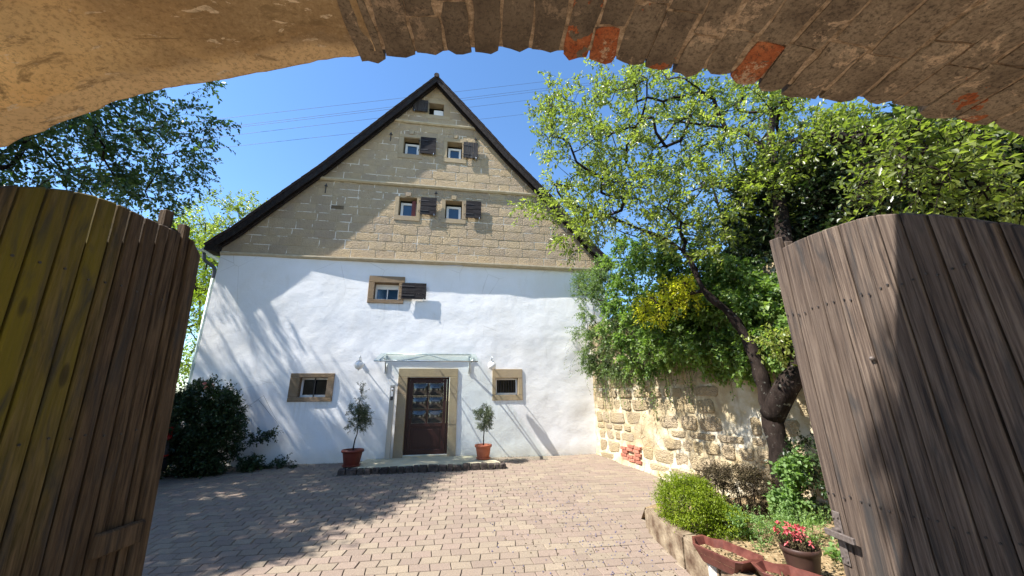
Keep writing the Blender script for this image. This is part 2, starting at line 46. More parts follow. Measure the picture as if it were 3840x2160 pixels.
PLUM_CL = [(6.87,5.55,6.02),(6.44,4.97,7.04),(5.69,5.61,5.01),(4.32,6.11,5.31),(2.65,6.41,6.24),(5.85,4.76,6.86),(3.54,5.6,7.8),(5.11,4.46,5.01),(5.39,4.22,6.48),(2.65,5.6,5.77),(3.23,6.47,5.35),(6.12,6.5,8.18),(3.14,5.29,6.42),(3.18,4.71,3.91),(5.18,3.74,5.42),(5.97,3.96,5.84),(1.7,5.53,6.23),(2.52,6.42,7.64),(4.4,5.79,7.07),(6.12,4.91,5.46),(4.15,6.8,8.88),(6.65,6.36,9.03),(6.23,5.32,7.23),(6.6,4.82,6.33),(6.27,5.59,7.71),(1.99,5.22,4.71),(2.81,5.29,7.27),(5.62,6.22,8.31),(2.54,6.11,5.03),(6.59,4.26,5.92),(8.63,5.42,7.11),(3.86,4.7,3.81),(4.95,4.23,4.76),(3.16,5.78,5.23),(7.9,5.15,6.6),(3.86,5.25,4.5),(5.52,6.44,9.05),(6.92,6.33,7.2),(1.71,6.66,5.53),(4.61,6.44,6.17),(5.44,3.5,5.38),(5.27,5.28,7.57),(5.17,6.88,9.59),(3.91,4.86,5.48),(3.8,4.79,4.31),(5.92,4.16,5.46),(2.97,6.45,6.67),(4.75,5.52,4.4),(3.04,5.13,6.3),(4.55,6.09,4.69),(5.26,4.74,4.54),(6.5,5.3,7.4),(4.3,4.71,4.39),(1.73,5.5,6.89),(6.09,5.52,5.08),(6.37,5.14,5.84),(5.47,5.32,5.55),(3.88,5.45,5.61),(3.71,5.55,6.23),(2.95,5.65,6.05),(6.0,4.27,6.24),(4.0,5.1,6.08),(5.08,4.43,5.42),(6.06,4.85,5.01),(5.93,5.6,8.15),(4.91,6.72,8.24),(2.86,6.31,7.12),(3.83,6.66,7.01),(2.2,5.87,5.06),(2.89,5.1,5.11),(4.12,6.11,5.78),(3.26,5.1,7.54),(4.86,5.09,7.13),(5.03,5.43,4.34),(2.65,5.61,5.48),(3.43,6.98,7.22),(2.06,5.46,6.99),(2.58,5.95,6.84),(6.18,5.02,6.21),(4.31,6.71,5.45),(3.47,5.22,4.07),(3.64,6.92,8.91),(3.49,5.81,5.22),(4.36,4.87,6.7),(3.45,6.04,5.42),(4.04,5.23,7.63),(2.55,6.29,4.89),(3.27,5.5,6.94),(3.49,6.69,7.49),(7.06,5.82,5.53),(4.85,4.33,6.65),(2.36,6.33,7.5),(6.07,4.71,5.23),(5.06,4.1,5.59),(5.56,3.75,5.52),(2.84,7.26,5.47),(4.85,4.88,4.86),(3.79,7.13,9.44),(3.66,5.78,7.54),(2.36,6.62,5.91),(5.63,6.43,8.47),(1.78,5.81,7.36),(4.79,5.72,6.25),(3.67,6.2,8.17),(3.25,6.44,4.89),(5.4,4.2,5.47),(4.9,4.52,6.0),(2.0,5.45,6.06),(3.86,5.96,5.99),(3.18,4.91,4.32),(3.48,6.05,6.68),(1.96,7.05,5.76),(5.6,4.79,4.83),(4.18,6.66,8.63),(3.68,6.51,6.52),(7.38,5.08,6.63),(4.1,6.39,4.87),(4.6,5.03,6.2),(4.8,5.66,5.87),(3.34,4.9,5.2),(4.9,6.12,4.63),(3.59,5.34,5.83),(6.5,5.79,7.35),(4.06,5.36,4.62),(6.82,5.99,6.6),(2.37,6.77,7.47),(8.0,5.94,7.3),(5.25,6.63,9.21),(3.06,5.66,5.49),(5.26,5.96,7.34),(4.5,5.07,5.27),(6.37,5.63,5.4),(4.05,5.21,5.86),(6.46,6.2,8.34),(5.43,4.17,5.16),(3.45,7.13,5.78),(3.81,6.12,7.06),(6.23,4.14,5.81),(2.31,6.45,4.35),(5.58,6.61,5.68),(4.04,5.02,3.9),(2.81,5.78,5.71),(5.59,6.46,4.68),(7.92,5.38,7.42),(3.29,5.3,5.37),(4.76,4.34,4.64),(4.86,6.74,5.41),(3.58,7.12,6.91),(6.69,5.93,5.69),(4.46,6.57,6.42),(2.01,5.16,4.17),(4.1,4.78,5.13),(5.73,3.83,5.11),(5.69,4.68,7.05),(4.3,4.38,5.64),(4.45,5.95,7.56),(1.88,6.25,7.54),(6.43,3.89,5.65),(4.5,5.46,7.48),(5.49,4.07,6.21),(6.37,6.3,6.97),(1.72,6.1,5.04),(1.97,6.28,5.74),(4.45,5.92,5.42),(4.22,5.7,7.55),(5.51,6.62,4.92),(4.67,4.82,4.61),(4.63,6.56,5.96),(3.05,7.26,7.91),(4.48,5.96,5.19),(3.62,5.99,5.68),(2.35,4.99,4.38),(3.36,6.95,7.83),(3.53,6.69,6.16),(4.68,5.45,6.29),(5.03,4.22,6.46),(5.07,4.87,6.34),(4.49,6.97,9.51),(5.59,6.38,8.11),(1.65,5.26,6.18),(4.45,5.68,5.21),(6.12,4.86,6.37),(5.27,5.63,6.56),(2.92,5.0,6.97),(2.79,6.91,5.68),(5.76,5.54,7.42),(3.49,5.06,6.48),(2.5,5.11,5.44),(3.21,5.97,5.97),(6.01,5.99,6.06),(1.89,5.73,7.6),(2.67,5.44,6.22),(2.82,5.93,6.89),(3.07,4.84,6.02),(2.59,6.05,4.46),(2.81,7.06,5.29),(2.01,6.49,6.39),(2.05,6.62,7.4),(5.83,5.56,5.57),(3.3,4.8,7.07),(6.13,4.7,6.95),(2.7,6.91,5.03),(7.86,5.78,7.11),(3.11,6.47,6.14),(2.41,5.26,6.04),(3.17,6.36,5.77),(2.28,5.46,5.56),(2.51,5.19,7.0),(3.58,6.26,4.67),(1.82,6.62,7.89),(6.75,5.23,7.21),(5.77,6.55,7.7),(3.99,5.92,6.56),(2.56,6.04,5.83),(2.39,5.53,4.65),(5.73,5.07,5.83),(6.82,6.31,5.66),(2.91,6.07,5.45),(3.86,5.84,8.46),(4.18,4.7,6.1),(4.2,4.94,7.35),(4.36,5.38,5.74),(2.96,5.65,6.55),(6.84,5.79,6.44),(4.86,6.76,6.5),(3.93,4.61,4.97),(6.6,5.44,6.73),(4.4,6.75,8.04),(2.76,6.13,7.32),(2.13,5.25,4.44),(4.16,6.26,5.16),(7.79,5.32,6.86),(4.1,5.63,4.4),(3.08,6.09,7.93),(6.25,5.44,6.06),(5.09,5.4,6.13),(1.92,5.9,5.06),(4.84,6.26,7.78),(5.41,3.76,4.99),(4.75,6.34,6.49),(2.92,7.3,8.3),(2.89,4.88,4.58),(4.79,5.1,5.93),(1.91,6.29,4.97),(5.93,6.2,6.0),(2.44,5.23,4.2),(3.93,4.42,4.76),(5.73,6.02,5.92),(4.47,4.99,7.24),(2.1,7.04,8.13),(5.48,5.62,7.39),(6.45,4.6,6.06),(5.98,5.54,7.68),(3.93,5.23,5.19),(2.95,6.17,6.22),(3.19,6.4,8.69),(3.55,4.99,4.81),(4.71,4.41,4.91),(2.28,5.14,6.45),(6.35,6.29,6.35),(4.56,5.46,4.25),(4.8,5.52,7.0),(2.48,6.23,5.7),(6.12,5.58,5.75),(4.21,5.95,4.78),(2.55,7.21,5.9),(1.69,5.23,4.15),(1.83,5.3,5.68),(6.35,6.22,5.94),(7.8,5.66,6.22),(5.25,6.09,8.64),(3.6,6.42,5.75),(4.34,5.53,6.98),(5.34,4.46,6.38),(3.63,4.71,4.74),(2.69,5.65,4.77),(1.4,6.46,5.39),(4.87,4.62,5.29),(5.74,4.83,7.22),(6.42,4.78,5.38),(4.56,7.0,9.73),(6.43,5.15,5.28),(7.24,5.87,7.71),(5.29,6.29,5.38),(2.8,5.79,6.38),(5.88,5.37,6.06),(4.24,5.02,6.6),(4.73,5.29,7.63),(5.19,6.45,4.95),(6.46,5.35,5.42),(6.71,4.54,6.06),(5.21,6.21,5.03),(4.56,4.67,4.76),(4.07,6.73,7.71),(7.88,6.09,7.85),(4.26,6.95,9.39),(4.19,6.68,7.34),(4.58,5.43,5.37),(2.2,6.33,8.06),(5.12,3.97,5.18),(5.32,4.81,7.06),(3.81,5.64,4.92),(5.77,6.59,8.06),(2.62,6.33,8.19),(3.56,5.34,4.92),(4.61,6.19,6.19),(4.66,4.42,5.48),(2.23,5.89,5.31),(5.07,4.73,5.18),(5.01,5.29,5.22),(2.04,7.39,7.78),(3.1,4.97,4.92),(3.83,5.9,6.77),(2.61,5.29,6.83),(6.85,6.27,6.71),(4.4,5.88,7.95),(4.37,5.03,4.2),(5.98,6.21,7.78),(3.62,5.93,8.23),(3.97,4.93,4.33),(2.75,6.9,7.79),(2.25,5.11,4.95),(2.19,7.34,7.16),(3.71,5.66,5.74),(6.61,5.3,7.64),(4.37,5.99,8.43),(2.29,5.45,4.9),(7.69,4.82,6.72),(5.42,4.54,5.01),(8.1,5.13,6.83),(7.93,5.92,11.28),(6.0,5.91,9.95),(7.65,6.02,10.48),(2.88,5.45,8.28),(3.12,4.92,9.57),(7.55,4.99,8.11),(7.6,5.38,9.9),(7.35,6.13,10.69),(5.94,5.45,9.67),(4.91,4.96,9.34),(8.03,5.87,11.47),(5.5,4.94,8.44),(3.7,6.03,10.46),(8.7,5.85,9.12),(8.73,6.0,10.23),(3.9,5.52,9.22),(7.04,5.22,9.05),(8.18,5.39,9.09),(4.38,5.79,10.01),(5.1,5.49,10.09),(2.83,5.2,10.29),(6.03,5.09,10.26),(2.85,5.01,8.18),(7.37,4.86,8.67),(4.1,5.04,9.0),(4.79,5.42,10.66),(3.84,4.96,9.08),(5.5,4.92,9.16),(6.52,5.84,9.57),(7.16,5.65,11.06),(4.02,5.79,9.18),(7.54,5.38,8.23),(4.96,6.02,10.31),(6.91,5.87,10.91),(4.41,5.33,9.7),(6.03,5.73,10.07),(3.6,5.03,9.77),(5.48,6.18,11.74),(4.66,4.85,9.85),(7.77,4.85,7.87),(7.93,5.85,9.1),(2.68,5.3,8.34),(3.18,5.29,9.19),(8.42,6.15,10.51),(8.87,6.08,9.4),(8.76,5.54,9.79),(3.51,5.11,8.61),(3.86,5.25,9.56),(8.45,5.96,10.47),(3.44,5.51,10.53),(6.98,5.77,9.26),(5.55,5.62,10.46),(3.83,5.85,9.56),(2.98,5.56,9.98),(7.21,5.47,9.07),(5.27,4.9,9.4),(6.0,5.62,9.15),(3.99,5.12,8.38),(9.35,6.03,9.89),(7.45,5.58,9.04)]
IVY_CL = [(4.72,5.77,4.15),(4.65,6.94,2.84),(5.11,5.16,2.66),(5.04,5.65,2.11),(4.82,5.92,2.19),(4.82,5.37,2.54),(4.6,4.76,2.2),(4.79,4.62,2.66),(4.73,5.75,3.35),(4.72,6.64,4.17),(4.97,5.42,2.18),(4.7,5.68,3.04),(4.37,9.22,4.02),(4.44,9.01,2.62),(4.6,5.19,2.26),(4.42,9.02,2.23),(4.79,6.79,2.79),(4.07,10.33,2.76),(5.07,4.96,2.5),(4.76,5.52,3.5),(3.77,10.09,2.7),(4.71,6.44,2.7),(3.95,9.28,4.6),(4.8,6.3,4.3),(4.86,5.72,2.33),(4.45,5.68,3.35),(4.43,6.93,3.93),(5.03,5.23,2.52),(4.82,7.23,2.35),(4.5,6.1,2.4),(4.51,6.59,3.98),(4.44,7.25,3.57),(4.47,8.31,4.52),(4.04,10.18,2.64),(3.87,9.15,4.42),(3.93,10.21,5.23),(4.69,7.18,2.85),(4.22,10.02,4.82),(4.49,8.57,2.58),(4.28,9.16,2.3),(4.65,5.62,4.0),(4.76,5.67,3.78),(4.29,9.28,2.47),(4.96,6.05,2.83),(4.85,5.07,2.29),(4.53,6.0,3.16),(4.62,6.35,3.87),(4.79,5.44,3.76),(4.66,6.29,2.98),(4.37,6.43,2.71),(4.47,6.59,2.46),(4.12,9.78,5.05),(4.5,7.77,3.58),(4.2,7.24,2.8),(3.88,8.89,3.31),(4.5,7.85,2.32),(4.24,7.41,4.67),(4.51,7.13,3.88),(4.89,5.31,3.81),(4.42,7.55,4.61),(4.07,9.76,3.38),(4.31,8.72,3.08),(5.0,5.92,2.15),(4.89,4.73,2.51),(3.92,10.51,5.18),(4.74,4.62,2.3),(3.99,8.41,4.92),(4.58,4.93,3.39),(4.19,9.21,5.37),(4.65,5.15,2.84),(4.62,7.8,5.23),(4.63,5.41,2.98),(4.32,9.05,4.74),(4.9,5.87,2.63),(3.75,10.51,3.56),(4.89,4.84,3.19),(4.71,6.47,3.51),(4.57,7.32,4.38),(4.25,6.83,4.37),(4.74,6.27,2.78),(4.04,9.94,3.75),(4.73,4.87,2.51),(4.8,6.67,2.57),(4.9,6.25,4.12),(4.65,5.66,2.49),(4.13,8.14,3.67),(4.9,6.31,3.12),(4.28,6.96,2.85),(3.8,9.9,3.99),(4.05,10.14,2.46),(4.58,7.82,4.6),(4.11,8.46,4.0),(4.72,7.59,3.0),(4.18,10.16,2.81),(4.31,8.01,3.51),(4.95,5.98,3.41),(4.31,6.36,3.58),(3.72,9.76,3.79),(4.38,6.04,3.53),(4.87,5.84,2.83),(4.56,7.16,3.33),(4.71,6.15,4.37),(4.67,5.33,3.28),(4.38,9.43,3.47),(4.26,8.92,5.12),(4.73,6.35,2.29),(4.77,7.63,2.37),(4.65,5.25,2.61),(4.49,6.46,2.94),(3.91,8.66,3.49),(4.01,8.15,2.54),(4.78,6.96,4.59),(4.14,7.65,4.65),(4.54,8.04,2.35),(4.89,5.75,3.23),(4.24,6.8,3.19),(4.74,6.77,3.13),(4.25,9.97,4.34),(4.84,6.14,3.96),(4.69,6.27,3.24),(4.82,5.28,3.0),(4.26,8.38,5.57),(3.96,10.01,3.01),(4.34,10.02,2.52),(3.93,8.46,3.78),(3.95,9.08,4.78),(4.62,8.49,2.21),(4.09,8.11,4.31),(3.8,9.59,3.26),(3.94,9.3,4.96),(4.55,5.16,3.0),(4.23,8.11,4.75),(4.53,6.29,3.74),(4.46,6.38,4.3),(4.6,7.5,2.41),(4.21,7.16,4.71),(4.65,4.63,2.47),(4.14,8.21,5.23),(4.52,6.71,4.48),(4.12,7.83,4.39),(4.54,7.08,3.54),(4.19,7.41,2.58),(4.43,8.4,2.94),(5.02,4.95,3.06),(4.41,7.43,3.38),(4.3,7.7,5.09),(4.76,6.57,3.21),(4.69,5.85,3.08),(4.98,6.32,2.09),(4.26,7.55,3.15),(4.98,5.12,3.51),(5.03,5.78,3.33),(4.63,7.76,3.31),(4.19,8.23,4.25),(4.23,9.36,3.98),(4.73,4.53,3.12),(4.43,9.16,3.29),(4.71,6.81,3.73),(4.37,8.23,3.38),(4.21,9.8,5.22),(4.44,6.75,3.98),(4.41,7.79,4.86),(5.13,5.44,2.09),(4.19,9.73,2.4),(4.28,7.17,3.96),(4.22,6.93,2.45),(4.3,7.57,2.59),(4.94,6.04,3.19),(4.83,5.28,2.36),(4.6,6.49,2.4),(4.43,6.63,3.33),(4.47,7.65,2.95),(4.89,5.38,3.3),(4.71,7.49,3.15),(4.34,6.67,4.47),(4.63,6.78,3.28),(4.32,6.35,3.33),(4.6,5.53,3.36),(4.8,4.85,2.82),(4.72,7.87,2.42),(4.71,6.56,2.86),(4.87,5.17,2.62),(4.99,6.09,4.08),(4.75,6.51,3.79),(4.66,5.93,3.36),(4.07,7.9,3.47),(4.2,9.17,4.73),(4.72,7.29,4.96),(4.73,5.46,2.68),(4.57,6.69,2.84),(4.44,7.72,3.77),(4.07,8.44,4.24),(4.9,5.79,3.86),(4.16,7.56,4.07),(4.57,6.79,4.26),(4.54,8.39,3.75),(4.45,8.9,3.44),(4.89,4.88,2.39),(4.42,7.27,4.86),(3.97,10.09,3.3),(4.57,4.97,3.1),(4.53,6.6,3.15),(4.37,6.53,4.29),(4.48,6.31,2.55),(4.07,9.31,5.26),(4.76,7.28,3.56),(4.51,7.13,4.5),(3.91,8.99,2.94),(3.82,9.93,3.42),(4.45,8.38,5.51),(4.22,10.22,2.33),(3.86,10.29,2.9),(4.87,6.05,2.46),(4.47,5.98,4.24),(4.3,6.89,3.02),(5.15,5.1,3.37),(4.63,5.83,2.61),(4.18,9.47,3.38),(4.93,4.68,3.34),(4.42,8.44,2.33),(4.25,7.33,3.81),(4.13,10.16,3.42),(4.28,9.55,4.15),(4.4,9.55,2.25),(3.99,8.69,3.84),(4.96,5.2,3.07),(4.77,7.02,4.86),(4.98,5.45,2.39),(4.48,7.79,5.08),(4.41,7.2,3.24),(4.09,9.78,4.72),(4.65,5.53,2.34),(4.09,8.94,4.41),(4.55,5.88,3.61),(4.08,8.3,3.0),(4.66,4.51,2.62),(4.37,6.73,3.04),(4.36,9.08,3.77),(4.34,9.51,4.83),(4.17,10.55,4.98),(5.04,4.85,2.3),(4.2,7.52,3.41),(4.06,10.49,2.5),(4.73,6.2,3.45),(4.47,7.41,2.78),(5.02,6.16,2.18),(4.17,9.22,2.68),(4.37,7.05,3.64),(4.32,8.05,4.13),(4.12,8.28,3.92),(4.51,7.91,3.34),(4.36,9.85,2.51),(4.66,6.46,3.12),(4.88,6.51,2.19),(4.74,4.71,2.91),(4.92,5.79,3.65),(4.16,8.2,2.87),(4.73,4.99,3.49),(4.8,7.04,3.57),(4.21,8.81,2.87),(4.72,7.0,4.05),(4.29,8.68,4.6),(3.79,9.89,4.64),(4.44,6.9,3.69),(3.86,9.37,4.25),(4.34,8.48,3.6),(4.23,9.37,3.75),(4.62,6.18,3.63),(4.29,8.11,2.72),(4.74,7.4,2.51),(4.43,7.06,4.19),(4.2,7.33,3.1),(4.75,7.38,4.79),(3.89,10.53,5.0),(4.59,6.03,3.93),(4.16,10.34,5.07),(4.56,8.35,4.77),(5.05,5.63,2.32),(5.09,5.49,2.65),(4.62,7.7,2.66),(4.77,6.93,2.69),(4.17,9.28,3.04),(4.94,4.73,2.99),(4.58,5.19,3.82),(4.42,6.7,4.22),(4.65,5.08,2.57),(4.82,6.83,4.0),(4.83,5.69,2.08),(4.06,8.34,4.47),(4.31,8.91,2.97),(4.59,7.41,3.57),(4.89,5.49,1.97),(4.46,7.12,2.66),(3.81,10.03,4.52),(4.3,6.84,3.5),(4.1,7.59,3.67),(4.26,7.86,3.43),(4.4,7.89,3.14),(4.17,9.52,4.52),(4.49,6.37,3.28)]
DARK_CL = [(5.92,2.91,4.81),(6.48,3.04,4.11),(6.21,4.04,4.24),(6.57,4.0,4.31),(6.17,5.14,4.4),(6.38,3.83,5.05),(6.4,4.68,4.58),(6.29,5.31,4.64),(5.92,2.62,3.52),(6.03,3.18,4.61),(6.03,3.42,4.38),(5.9,2.68,3.78),(6.69,2.81,4.12),(6.32,5.15,5.14),(5.66,3.96,4.92),(6.81,2.97,4.5),(5.82,5.49,4.75),(6.02,5.12,4.72),(6.15,5.84,4.52),(6.4,4.3,4.76),(6.42,3.81,4.69),(5.94,5.49,4.39),(6.18,5.86,4.2),(5.58,5.04,5.23),(6.52,4.78,5.75),(6.07,3.93,5.42),(6.47,3.5,4.03),(5.55,4.67,4.12),(6.21,5.74,5.76),(6.04,3.76,4.05),(6.04,2.87,3.55),(5.42,5.35,3.96),(5.83,4.01,4.3),(6.2,3.52,5.09),(5.84,2.84,4.32),(5.92,4.77,4.28),(6.3,4.94,5.64),(6.73,3.46,5.48),(5.35,5.46,4.86),(6.07,2.69,4.13),(6.47,2.8,4.39),(5.85,3.02,3.69),(6.48,3.26,3.87),(5.92,2.51,3.98),(5.72,3.78,4.61),(6.1,5.32,4.95),(6.21,6.5,5.65),(6.14,4.47,4.57),(6.59,3.13,4.76),(5.63,3.79,4.15),(5.75,5.54,5.22),(6.21,2.92,4.18),(6.47,4.55,5.62),(6.11,4.64,5.19),(6.3,2.77,3.68),(5.97,3.36,5.0),(6.08,5.72,5.24),(6.56,3.33,4.39),(6.47,2.69,4.67),(5.6,4.54,4.35),(6.42,3.04,3.71),(6.36,5.43,4.88),(5.79,3.3,4.09),(5.56,4.27,4.55),(6.0,5.19,5.39),(6.15,4.02,5.13),(5.62,5.76,5.51),(5.61,5.28,4.65),(6.5,3.25,5.05),(6.55,4.59,4.87),(6.28,3.37,4.57),(6.22,2.75,4.48),(6.23,3.36,4.21),(5.91,4.27,4.98),(5.62,4.82,4.9),(6.21,3.04,4.81),(5.96,5.95,4.71),(5.79,5.25,4.16),(5.82,6.17,4.62),(6.66,3.51,4.67),(6.5,4.35,4.26),(6.07,3.76,5.16),(5.76,4.36,4.14),(5.64,4.85,4.51),(6.24,4.37,4.95),(6.32,5.71,4.71),(5.78,5.89,4.2),(6.0,5.47,4.04),(6.76,3.46,4.1),(6.07,4.65,5.46),(5.7,5.58,5.76),(5.85,4.63,4.54),(6.17,4.84,4.87),(6.07,4.31,5.23),(6.14,2.48,4.44),(6.09,5.97,6.03),(5.59,4.46,5.34),(6.7,2.92,4.96),(6.03,3.45,4.73),(5.79,3.78,5.23),(5.82,5.66,4.02),(6.45,3.05,4.47),(6.33,3.79,5.4),(6.31,5.35,6.01),(5.86,4.57,5.03),(6.64,3.86,4.08),(5.64,5.21,3.84),(6.48,4.98,4.49),(6.65,3.04,3.85),(6.14,6.16,5.36),(6.0,3.0,3.95),(5.67,4.79,5.28),(6.55,4.02,5.15),(5.59,5.14,4.92),(6.14,3.15,3.74),(6.26,5.7,6.05),(5.77,3.47,4.85),(6.02,5.15,5.76),(6.65,4.11,5.57),(5.89,6.18,4.95),(6.19,2.62,3.9),(5.56,4.75,5.52),(5.32,5.74,4.83),(5.62,4.24,5.07),(5.38,5.44,5.35),(6.32,3.34,4.88),(5.92,5.34,5.19),(6.44,4.74,5.37),(6.37,5.64,5.41),(6.33,5.24,5.42),(5.74,3.15,4.36),(6.0,4.27,5.49),(5.46,5.07,5.49),(6.62,4.29,5.06),(5.77,3.47,3.88),(6.51,4.89,5.03),(6.38,4.05,5.59),(6.1,3.74,4.47),(5.7,5.75,5.0),(6.3,3.8,4.06),(5.93,4.32,4.54),(5.83,4.12,4.77),(5.45,4.91,4.16),(5.63,5.35,5.56),(6.11,6.46,5.05),(5.78,3.47,4.58),(5.41,5.02,3.76),(6.58,4.21,4.59),(5.35,5.49,4.53),(5.68,5.34,4.39),(6.06,6.31,4.5),(5.9,3.83,4.95),(5.9,6.33,5.31),(6.77,3.19,4.04),(6.63,3.46,5.17),(6.12,6.27,4.8),(6.22,6.22,5.76),(6.33,3.46,5.33),(6.45,4.44,5.3),(6.73,3.68,4.92),(5.64,4.62,4.72),(5.9,4.93,5.65),(6.51,3.67,4.41),(5.99,4.25,4.23),(6.14,3.68,4.82),(5.99,5.68,4.88),(5.59,5.79,4.4),(5.6,4.14,3.95),(5.83,3.14,5.03),(5.51,5.19,4.21),(6.25,4.68,5.71),(6.28,5.45,4.37),(6.77,3.31,3.79),(5.89,4.9,4.9),(5.5,5.67,5.18),(5.7,3.5,4.3),(5.94,2.37,4.22),(5.85,4.08,5.21),(6.71,3.79,4.64),(6.25,3.23,5.22),(6.08,5.47,5.65),(6.25,4.78,4.25),(5.96,5.96,5.61),(6.29,4.22,4.44),(5.6,5.49,4.17),(6.29,6.02,4.96),(6.26,6.29,4.27),(5.64,5.56,4.54),(6.16,4.02,4.64),(6.03,5.78,3.85),(6.81,3.21,4.99),(5.94,5.06,4.29),(6.45,5.06,4.75),(5.77,5.51,3.76),(5.92,5.46,5.92),(5.36,5.41,4.22),(5.82,4.68,5.5),(5.86,5.85,5.29),(6.62,4.09,4.88),(5.54,4.47,4.97),(6.35,2.7,4.1),(6.14,5.57,4.57),(5.88,2.76,4.58),(6.67,3.88,5.42),(5.81,2.73,4.07),(6.26,6.12,6.16),(6.42,5.2,5.67),(5.6,5.97,4.61),(6.5,4.99,5.32),(5.63,6.0,4.9),(6.19,3.47,3.97),(5.89,5.85,5.89),(6.64,4.24,5.34),(6.05,3.15,4.35),(6.65,2.95,3.59),(6.32,5.74,4.99),(6.04,5.07,5.06),(6.58,4.58,4.39),(6.03,6.54,5.4),(6.79,2.8,4.73),(6.01,4.85,4.65),(6.51,3.6,5.47),(6.43,5.22,4.37),(6.76,3.19,4.3),(5.52,5.2,3.58),(6.33,5.93,3.99),(5.82,3.22,4.76),(6.33,5.47,5.74),(6.32,5.97,5.55),(5.62,5.3,5.14),(5.26,2.98,3.52),(5.45,3.09,3.49),(5.21,2.86,3.46),(5.49,2.54,3.99),(5.42,2.82,3.55),(5.33,2.73,3.41),(5.48,2.46,3.62),(5.53,2.17,3.92),(5.43,2.11,4.04),(5.26,2.58,3.43),(5.26,2.71,4.29),(5.58,2.4,4.26),(5.3,2.8,4.23),(5.38,2.91,3.67),(5.34,2.45,3.44),(5.39,2.36,3.21),(5.46,2.22,3.61),(5.44,3.0,3.66),(5.54,2.7,3.85),(5.34,2.29,3.78),(5.64,2.25,4.07),(5.31,2.51,3.29),(5.51,2.8,3.55),(5.54,2.3,4.07),(5.29,2.64,3.7),(5.53,2.81,4.41),(5.24,2.63,3.89),(5.46,2.47,4.03),(5.43,2.48,3.41),(5.28,2.75,3.88),(5.53,2.2,4.0),(5.49,3.12,3.52),(5.3,2.29,3.45),(5.44,2.96,3.9),(5.6,2.47,3.95),(5.37,2.79,4.53),(5.34,2.74,4.29),(5.3,2.57,4.3),(5.45,2.6,3.83),(5.38,2.35,3.73),(5.47,2.22,4.06),(5.51,2.47,3.19),(5.37,2.88,4.17),(5.33,2.58,4.3),(5.48,2.97,4.07),(5.44,2.23,3.45),(5.34,2.49,4.14),(5.26,2.74,4.19),(5.53,2.5,3.92),(5.42,2.89,3.51),(5.28,2.67,3.33),(5.53,2.69,4.25),(5.27,2.65,4.33),(5.42,2.47,3.7),(5.5,2.57,4.38),(5.3,2.83,3.96),(5.43,2.32,3.41),(5.27,2.47,3.57),(5.51,2.21,4.0),(5.3,2.25,3.75),(5.36,2.14,4.04),(5.39,2.4,4.28),(5.41,2.81,3.49),(5.45,2.33,3.54),(5.41,2.42,3.22),(5.42,3.03,3.5),(5.58,2.59,3.78),(5.37,2.08,3.9),(5.34,2.35,3.45),(5.48,2.37,4.17)]
NEAR_CL = [(4.43,2.33,3.54),(5.28,2.32,3.44),(4.16,2.63,3.84),(3.79,1.94,3.54),(3.7,2.17,3.29),(4.11,1.96,3.62),(4.72,2.38,3.94),(4.35,2.44,3.81),(4.45,2.86,4.17),(4.28,2.25,3.42),(4.54,2.03,3.24),(4.57,2.87,3.66),(5.62,3.33,4.37),(3.51,1.77,3.1),(4.02,2.16,3.53),(6.0,3.65,4.67),(3.74,1.93,3.29),(3.47,1.96,3.53),(5.03,2.35,3.54),(4.57,2.23,3.85),(5.13,3.07,4.31),(4.39,2.48,3.52),(4.34,2.12,3.74),(5.65,3.41,4.8),(5.94,3.64,4.09),(4.0,2.65,3.63),(3.7,1.79,3.38),(5.79,3.74,5.33),(4.13,2.29,3.41),(4.79,1.97,3.72),(5.06,2.35,4.02),(3.77,2.07,3.12),(3.34,1.8,3.41),(4.59,2.83,3.86),(4.59,2.49,3.84),(5.09,3.08,4.83),(4.46,2.33,3.85),(5.08,3.32,4.81),(4.2,2.15,3.95),(4.54,3.02,3.88),(3.6,2.06,3.35),(3.64,1.98,3.77),(4.22,1.97,3.15),(3.38,1.89,3.31),(3.86,2.01,2.98),(4.67,2.06,3.14),(5.19,3.56,5.06),(4.06,2.24,3.78),(4.45,2.72,4.4),(5.27,2.4,3.31),(4.61,3.16,4.74),(3.96,1.79,3.59),(5.47,3.76,5.38),(4.87,2.31,3.39),(4.77,2.78,4.42),(4.58,2.66,4.3),(5.22,3.23,3.96),(4.0,2.02,3.84),(4.18,2.04,3.31),(5.06,2.21,4.07),(5.74,3.51,5.33),(4.78,3.28,4.74),(3.59,1.88,3.66),(4.87,3.35,3.92),(4.62,3.09,3.8),(4.0,1.89,3.18),(4.03,1.89,3.0),(4.99,2.25,3.21),(4.74,3.0,4.55),(4.36,2.0,3.79),(5.62,3.34,4.94),(4.72,2.47,3.29)]
YELLOW_CL = [(4.02,5.93,3.52),(3.88,5.65,3.4),(3.87,6.82,3.39),(3.83,5.93,3.29),(3.88,6.32,3.07),(4.02,5.67,3.42),(4.06,5.63,3.46),(3.73,6.38,3.31),(4.07,5.62,3.17),(3.98,5.94,3.57),(3.79,6.61,3.21),(3.88,5.54,3.4),(3.96,5.66,3.49),(3.85,6.66,3.22),(3.88,6.49,3.49),(4.02,5.76,3.44),(3.87,6.36,3.07),(3.88,6.62,3.44),(3.88,5.89,3.11),(3.95,5.54,3.5),(3.89,5.75,3.17),(3.98,5.53,3.38),(3.73,6.53,3.47),(3.91,5.67,3.59),(3.95,5.45,3.28),(3.81,5.81,3.45),(4.0,5.73,3.35),(3.82,5.93,3.53),(4.0,5.48,3.33),(3.79,6.36,3.18),(3.98,5.76,3.2),(3.86,5.95,3.3),(3.78,6.79,3.25),(3.89,6.14,3.31),(4.2,4.3,2.35),(4.26,4.3,2.24),(4.37,4.3,2.3),(4.04,4.3,2.29),(4.36,4.3,2.14),(4.28,4.3,2.43)]

